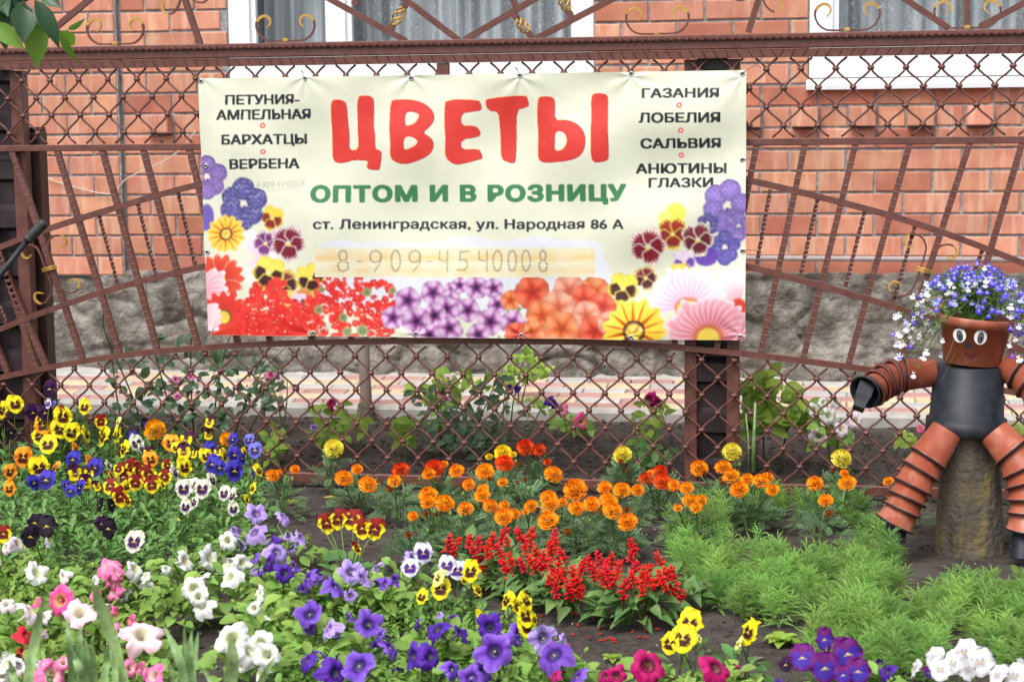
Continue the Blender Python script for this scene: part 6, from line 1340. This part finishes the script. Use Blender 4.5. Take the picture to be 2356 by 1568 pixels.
for lb, Y, bl in (('tall gladiolus fan at the lower left with one long upright blade', -3.15, [([(240, 1380), (310, 950), (385, 580)], 105), ([(160, 1400), (110, 1240), (82, 1145)], 80), ([(440, 1400), (420, 1300), (405, 1230)], 60)]),
                  ('gladiolus fan of narrow blades left of the long leaning blade', -3.1, [([(610, 1400), (595, 1000), (570, 790)], 70), ([(690, 1400), (680, 1050), (692, 850)], 85), ([(740, 1400), (745, 1150), (730, 960)], 70), ([(800, 1400), (800, 1150), (782, 960)], 60), ([(760, 1420), (680, 1220), (610, 1050)], 90)]),
                  ('gladiolus with a long broad blade leaning left across the pink petunias', -3.1, [([(1070, 1400), (960, 950), (850, 650), (788, 470)], 125), ([(900, 1400), (920, 1150), (925, 980)], 75), ([(1000, 1400), (985, 1200), (965, 1060)], 60)]),
                  ('gladiolus fan below the bushy white petunia', -3.2, [([(1600, 1420), (1530, 1120), (1400, 850)], 90), ([(1590, 1420), (1585, 1100), (1578, 850)], 55), ([(1620, 1420), (1625, 1100), (1642, 900)], 75), ([(1660, 1420), (1660, 1150), (1700, 905)], 85), ([(1520, 1420), (1500, 1300), (1420, 1130)], 70)]),
                  ('single broad gladiolus blade before the white petunia heap', -3.25, [([(1960, 1420), (1990, 1150), (1980, 930)], 135)]),
                  ('gladiolus blades leaning right over the white petunia heap', -3.2, [([(2200, 1420), (2280, 1250), (2360, 1120)], 65), ([(1850, 1420), (1780, 1280), (1690, 1200)], 45)])):
    c = at(*k4(bl[0][0][0][0], 1380), Y); r = thing('gladiolus_plant', lb, 'gladiolus', Vector((c.x, Y, 0)), 'gladiolus fans in the foreground')
    for pts, w in bl: blade(r, pts, w, Y)

# ------------------------------------------------------------------ leafy branch hanging in at the upper left
def k1(x, y): return (.29346*x, .29346*y)
br = thing('tree_branch', 'leafy tree branch hanging into the upper left corner', 'branch', at(*k1(180, -200), -1.9))
mb = MB(); S = spline([at(*k1(x, y), -1.9) for x, y in ((120, -900), (150, -300), (180, 0), (250, 90), (355, 190), (450, 240), (535, 243))], 5); tube(mb, S, [.006-.0048*i/len(S) for i in range(len(S))], 6); mb.obj('twig', 'stem_red', br)
mb = MB(); tube(mb, spline([at(*k1(x, y), -1.9) for x, y in ((150, -300), (20, -60), (-30, 120), (60, 240))], 5), .002, 5); mb.obj('twig', 'stem_red', br)
def bleaf(x0, y0, x1, y1, w, m, tw=0.0):
    a = at(*k1(x0, y0), -1.9+random.uniform(-.04, .04)); b = at(*k1(x1, y1), -1.9+random.uniform(-.06, .03)); L = (b-a).length; W_ = w*1.25*.29346*pxm(a)/L/2; n = 8; V = []; PR = [.05, .55, .85, 1.0, .96, .82, .58, .28, .01]
    for i in range(n+1): s = i/n; k = PR[i]*W_; z = .04*math.sin(s*PI)-.06*s*s; V += [(-k, s, z+.28*k), (-k*.5, s, z+.12*k), (0, s, z), (k*.5, s, z+.12*k), (k, s, z+.28*k)]
    me = MB(); me.add(V, [(i*5+j, i*5+j+1, (i+1)*5+j+1, (i+1)*5+j) for i in range(n) for j in range(4)], None, True)
    nrm = (CAM-a).normalized()+Vector((tw, 0, random.uniform(-.1, .2))); link('leaf', me.mesh('leaf', m), br, mw=basis(a, b-a, nrm, L))
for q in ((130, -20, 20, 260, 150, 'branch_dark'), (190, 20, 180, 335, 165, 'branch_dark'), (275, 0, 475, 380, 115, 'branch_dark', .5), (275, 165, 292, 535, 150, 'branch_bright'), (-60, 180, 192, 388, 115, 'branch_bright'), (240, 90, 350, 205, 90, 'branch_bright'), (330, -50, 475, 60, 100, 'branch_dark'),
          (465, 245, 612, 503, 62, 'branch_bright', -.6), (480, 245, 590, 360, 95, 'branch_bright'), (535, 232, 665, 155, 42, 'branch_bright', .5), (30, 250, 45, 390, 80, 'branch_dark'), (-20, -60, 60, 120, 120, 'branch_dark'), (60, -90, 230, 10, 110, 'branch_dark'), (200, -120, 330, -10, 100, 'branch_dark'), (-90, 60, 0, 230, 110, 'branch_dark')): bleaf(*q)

# ------------------------------------------------------------------ the stump and the figure of flower pots
def kf(x, y): return (1898.2+.47694*x, 575.2+.47694*y)
FY = -.73
sb = at(*kf(695, 1460), FY); st_ = at(*kf(700, 880), FY); stump = thing('tree_stump', 'upright grey brown tree stump carrying the plant pot figure', 'stump', Vector((sb.x, FY, 0)))
mb = MB(); V = []; n = 96; Hs = st_.z+.02; nr = 26
for j in range(nr+1):
    t = j/nr; z = -.02+(Hs+.02)*t; R = .1035-.016*t+.004*max(0, 1-t*6)
    for k in range(n):
        a = 2*PI*k/n; r = R*(1+.030*fbm(math.cos(a)*9, math.sin(a)*9, z*3)+.018*abs(fbm(math.cos(a)*22, math.sin(a)*22, z*9, 3))+.03*math.cos(a*2+1)); V.append((sb.x+(st_.x-sb.x)*t+r*math.cos(a), FY+r*math.sin(a), z))
mb.add(V, [(j*n+k, j*n+(k+1) % n, (j+1)*n+(k+1) % n, (j+1)*n+k) for j in range(nr) for k in range(n)]+[tuple(nr*n+k for k in range(n))], None, True); mb.obj('trunk', 'bark', stump)
fig = thing('pot_figure', 'figure made of terracotta and black flower pots with painted smiling face on a stump', 'garden figure', Vector((st_.x, FY, st_.z)))
def potprof(r0, r1, h, rim, rw=.0035):
    """flower pot from its closed end (z=0, radius r0) to its mouth (z=h, radius r1) with a rim band"""
    ri = r1; return [(0, .002), (r0*.5, .001), (r0-.003, 0), (r0, .003), (r0+(r1-r0)*(h-rim)/h, h-rim), (ri+rw, h-rim+.001), (ri+rw+.001, h-.002), (ri+rw-.001, h), (ri-.002, h-.001), (ri-.004, h-rim*.8), (r0-.003, .012), (0, .012)]
def M_axis(p, d):
    d = Vector(d).normalized(); x = d.orthogonal().normalized(); M4 = Matrix((x, d.cross(x), d)).transposed().to_4x4(); M4.translation = p; return M4
def pot(nm, p, d, r0, r1, h, m='terra', rim=.012, parent=None, n=40, rw=.0035, **t):
    mb = MB(); lathe(mb, potprof(r0, r1, h, rim, rw), M_axis(p, d), n); return mb.obj(nm, m, parent or fig, **t)
s0 = pxm(at(2230, 900, FY))
# body: a big black pot upside down
tb = at(*kf(693, 560), FY); bb = at(*kf(680, 868), FY); ax = (tb-bb).normalized(); Hb = (tb-bb).length
R1 = 181*.47694*s0; R0 = 163*.47694*s0
body = pot('body_pot', tb+Vector((0, 0, .004)), -ax, R0, R1, Hb+.01, 'black', .046, n=56, rw=.007)
# head pot
hb = at(*kf(706, 552), FY); ht = at(*kf(732, 325), FY); hax = (ht-hb).normalized(); Hh = (ht-hb).length; r0h, r1h = 136*.47694*s0, 172*.47694*s0
head = pot('head_pot', hb+ax*.004, hax, r0h, r1h, Hh, 'terra', .030, n=64)
HM = M_axis(hb, hax)
def onhead(px, py, off):
    """point of the pot's skin that is seen at this place"""
    d = ray(px, py).normalized(); o = CAM; A = HM.inverted()@o; D = HM.inverted().to_3x3()@d; k = (r1h-r0h)/Hh
    a_ = D.x**2+D.y**2-(k*D.z)**2; b_ = 2*(A.x*D.x+A.y*D.y-k*D.z*(r0h+off+k*A.z)); c_ = A.x**2+A.y**2-(r0h+off+k*A.z)**2; t = (-b_-math.sqrt(max(0, b_*b_-4*a_*c_)))/(2*a_); return CAM+d*t
def decal(nm, P, m, off, parent=None, inner=True):
    P = [kf(x, y) for x, y in P]; cx = sum(p[0] for p in P)/len(P); cy = sum(p[1] for p in P)/len(P); V = [onhead(cx, cy, off)]; n = len(P)
    for f in (.5, 1.0): V += [onhead(cx+(x-cx)*f, cy+(y-cy)*f, off) for x, y in P]
    mb = MB(); mb.add(V, [(0, 1+i, 1+(i+1) % n) for i in range(n)]+[(1+i, 1+n+i, 1+n+(i+1) % n, 1+(i+1) % n) for i in range(n)], None, False); return mb.obj(nm, m, parent or head)
def ell(cx, cy, rx, ry, rot, n=22): return [(cx+rx*math.cos(a)*math.cos(rot)-ry*math.sin(a)*math.sin(rot), cy+rx*math.cos(a)*math.sin(rot)+ry*math.sin(a)*math.cos(rot)) for a in [2*PI*i/n for i in range(n)]]
for cx, cy, rot in ((649, 410, -.22), (750, 420, .22)):
    e = decal('eye', ell(cx, cy, 31, 36, rot), 'white_paint', .0016); decal('eye_outline', ell(cx, cy, 33, 38, rot), 'black_paint', .0009, e) if False else None
    decal('iris', ell(cx+1, cy+3, 15, 27, rot), 'black_paint', .0024, e); decal('iris_patch', ell(cx+2, cy+3, 10, 19, rot), 'steel', .0030, e); decal('pupil', ell(cx+2, cy+7, 6, 12, rot), 'black_paint', .0036, e)
decal('nose', ell(694, 458, 19, 11, .05), 'black_paint', .0018); decal('nose_tip', ell(694, 468, 8, 7, 0), 'black_paint', .0022)
decal('mouth', [(660, 485), (680, 495), (705, 498), (725, 495), (742, 483), (737, 504), (718, 520), (698, 522), (674, 511)], 'mouth_paint', .0018)
decal('eyebrow', [(745, 358), (775, 352), (802, 358), (796, 392), (780, 386), (765, 376), (748, 376)], 'black_paint', .0018); decal('eyebrow', [(612, 368), (640, 354), (672, 364), (664, 384), (632, 380)], 'black_paint', .0018)
mb = MB(); lathe(mb, [(0, Hh-.018), (r1h-.004, Hh-.020)], HM, 30); mb.obj('potting_soil', 'clod', head)
# limbs: nested pots along a bent line; a limb listed from the body outwards
def limb(nm, pts, widths, Ys, flips=1, trail=None):
    P = [at(*kf(x, y), Y) for (x, y), Y in zip(pts, Ys)]
    for i in range(len(P)-1):
        d = (P[i+1]-P[i]); L = d.length; r = widths[i]*.5*.47694*pxm(P[i])
        o = pot(nm, P[i]-d.normalized()*(.012 if i else 0), d, r*.82, r*.985, L+(.014 if i else 0.0)+.006, 'terra', .010, n=34)
        if i or nm: mb = MB(); dd = d.normalized(); e = P[i+1]+dd*.004; M4 = M_axis(e, dd); lathe(mb, [(r*.90, -.0045), (r*1.07, -.003), (r*1.095, .0), (r*1.07, .0028), (r*.9, .0028)], M4, 34); mb.obj('dark_rim', 'black', o)
limb('arm_pot', [(532, 590), (385, 600), (333, 612), (291, 629), (258, 650), (226, 676)], [160, 168, 164, 160, 156], [-.73, -.75, -.77, -.79, -.815, -.84])
e = at(*kf(196, 668), -.86); e2 = at(*kf(160, 765), -.90)
pot('hand_pot', e+(e-at(*kf(258, 650), -.815)).normalized()*-.03, (e-at(*kf(258, 650), -.815))+Vector((-.01, -.035, -.02)), .036, .049, .045, 'black', .006)
# square black pot as the hand
d = (e2-e).normalized(); sx = d.cross(Vector((.1, 1, .1))).normalized(); sy = sx.cross(d); mb = MB(); V = []
for t, w in ((0, .024), (.045, .0235), (.062, .019), (.085, .0175)):
    for a, b in ((-1, -1), (1, -1), (1, 1), (-1, 1)): V.append(e+d*t-d*.012+(sx*a+sy*b)*w)
mb.add(V, [(i*4+k, i*4+(k+1) % 4, (i+1)*4+(k+1) % 4, (i+1)*4+k) for i in range(3) for k in range(4)]+[(15, 14, 13, 12)]); mb.obj('hand_cup', 'black', fig)
limb('arm_pot', [(862, 550), (930, 590), (985, 640), (1030, 700), (1060, 770)], [164, 166, 160, 156], [-.73, -.75, -.77, -.79, -.81])
limb('leg_pot', [(590, 868), (500, 1000), (462, 1062), (425, 1135), (398, 1195), (375, 1245), (338, 1312)], [186, 190, 188, 184, 180, 184], [-.84, -.86, -.87, -.88, -.89, -.895, -.90])
e = at(*kf(352, 1290), -.905); pot('foot_pot', e+Vector((0, 0, -.0)), Vector((-.14, -.1, -1)), .034, .030, .072, 'black', .008)
limb('leg_pot', [(815, 875), (900, 970), (945, 1050), (968, 1120), (975, 1190), (975, 1260), (968, 1340)], [186, 190, 188, 184, 176, 180], [-.84, -.86, -.87, -.88, -.885, -.89, -.89])
e = at(*kf(962, 1320), -.89); pot('foot_pot', e, Vector((-.05, -.1, -1)), .036, .034, .105, 'black', .008)
# lobelia growing out of the head
LB = {'b': ((.075, .045, .60), (.10, .07, .68)), 'w': ((.82, .84, .90), (.84, .85, .90)), 's': ((.28, .34, .78), (.34, .42, .82))}
def lob_mesh(k, seed):
    rnd = random.Random(seed); mb = MB(); c0, c1 = LB[k]
    for ang, L, w in ((270, .5, .22), (232, .48, .18), (308, .48, .18), (60, .34, .08), (120, .34, .08)):
        a = math.radians(ang+rnd.uniform(-6, 6)); d = Vector((math.cos(a), math.sin(a), 0)); e = Vector((-d.y, d.x, 0)); z = Vector((0, 0, rnd.uniform(-.1, .1))); c = lerp(c0, c1, rnd.random())
        mb.add([(0, 0, 0), d*L*.6+e*w+z, d*L+e*w*.4+z*1.6, d*L-e*w*.4+z*1.6, d*L*.6-e*w+z], [(0, 1, 2, 3, 4)], [lerp(c, (.85, .85, .9), .6)]+[c]*4)
    return mb.mesh('flower', 'petal')
LOB = {k: [lob_mesh(k, i) for i in range(4)] for k in LB}
lo = thing('lobelia_plant', 'bushy lobelia with blue and white flowers as hair of the pot figure', 'lobelia', ht)
rnd = random.Random(12)
def headpt(spread=1.0):
    """a place in the lobelia: dome over the pot, longer trails to the left, never before the painted face"""
    while True:
        a = rnd.uniform(0, 2*PI); r = math.sqrt(rnd.random())*spread; left = math.cos(a) < 0
        x = ht.x+r*math.cos(a)*(.245 if left else .19); y = FY+r*math.sin(a)*.13; z = ht.z+.012+.145*(1-r*r)*rnd.uniform(.8, 1.08)
        if r > .6: z -= (r-.6)*.33*rnd.random()*(1.7 if left else 1.0)
        p = Vector((x, y, z)); d = p-CAM; px = 1178+FPX*d.dot(RT)/d.dot(FW); py = 784-FPX*d.dot(UP)/d.dot(FW)
        if 2188 < px < 2322 and py > 722: continue
        return p, r, a
mb = MB()
for i in range(230):
    p, r, a = headpt(); b = Vector((ht.x+rnd.uniform(-.05, .05), FY+rnd.uniform(-.05, .05), ht.z-.01)); m_ = (b+p)/2+Vector((0, 0, .05)); S = spline([b, m_, p], 4); tube(mb, S, .0009, 3, caps=False)
    for q in range(9):
        c = S[rnd.randrange(2, len(S))]
        if c.z < ht.z and abs(c.x-ht.x) < .10: continue
        o = Vector((rnd.uniform(-1, 1), rnd.uniform(-1, 1), rnd.uniform(-.6, .8))).normalized(); L = rnd.uniform(.010, .020); e = o.orthogonal().normalized()*L*.17; mb.add([c, c+o*L*.5+e, c+o*L, c+o*L*.5-e], [(0, 1, 2, 3)])
mb.obj('foliage', 'lob_leaf', lo, kind='stuff')
for i in range(292):
    p, r, a = headpt(1.04)
    if p.y > FY+.06 and r < .8: p.y = FY-abs(p.y-FY)*.5
    pw = .25+.55*(math.cos(a) < -.2 and r > .55)+.25*(r > .85)
    if rnd.random() < .12 and r > .8 and abs(p.x-ht.x) > .11: p.z -= rnd.uniform(.02, .07)
    k = 'w' if rnd.random() < pw*.75 else ('s' if rnd.random() < .22 else 'b')
    n_ = TOCAM(p)+Vector((rnd.uniform(-.7, .7), rnd.uniform(-.4, .4), rnd.uniform(-.3, .7))); link('flower', rnd.choice(LOB[k]), lo, mw=facing(p+Vector((0, -.006, .004)), n_, rnd.uniform(.022, .032), rnd.uniform(-.4, .4)))
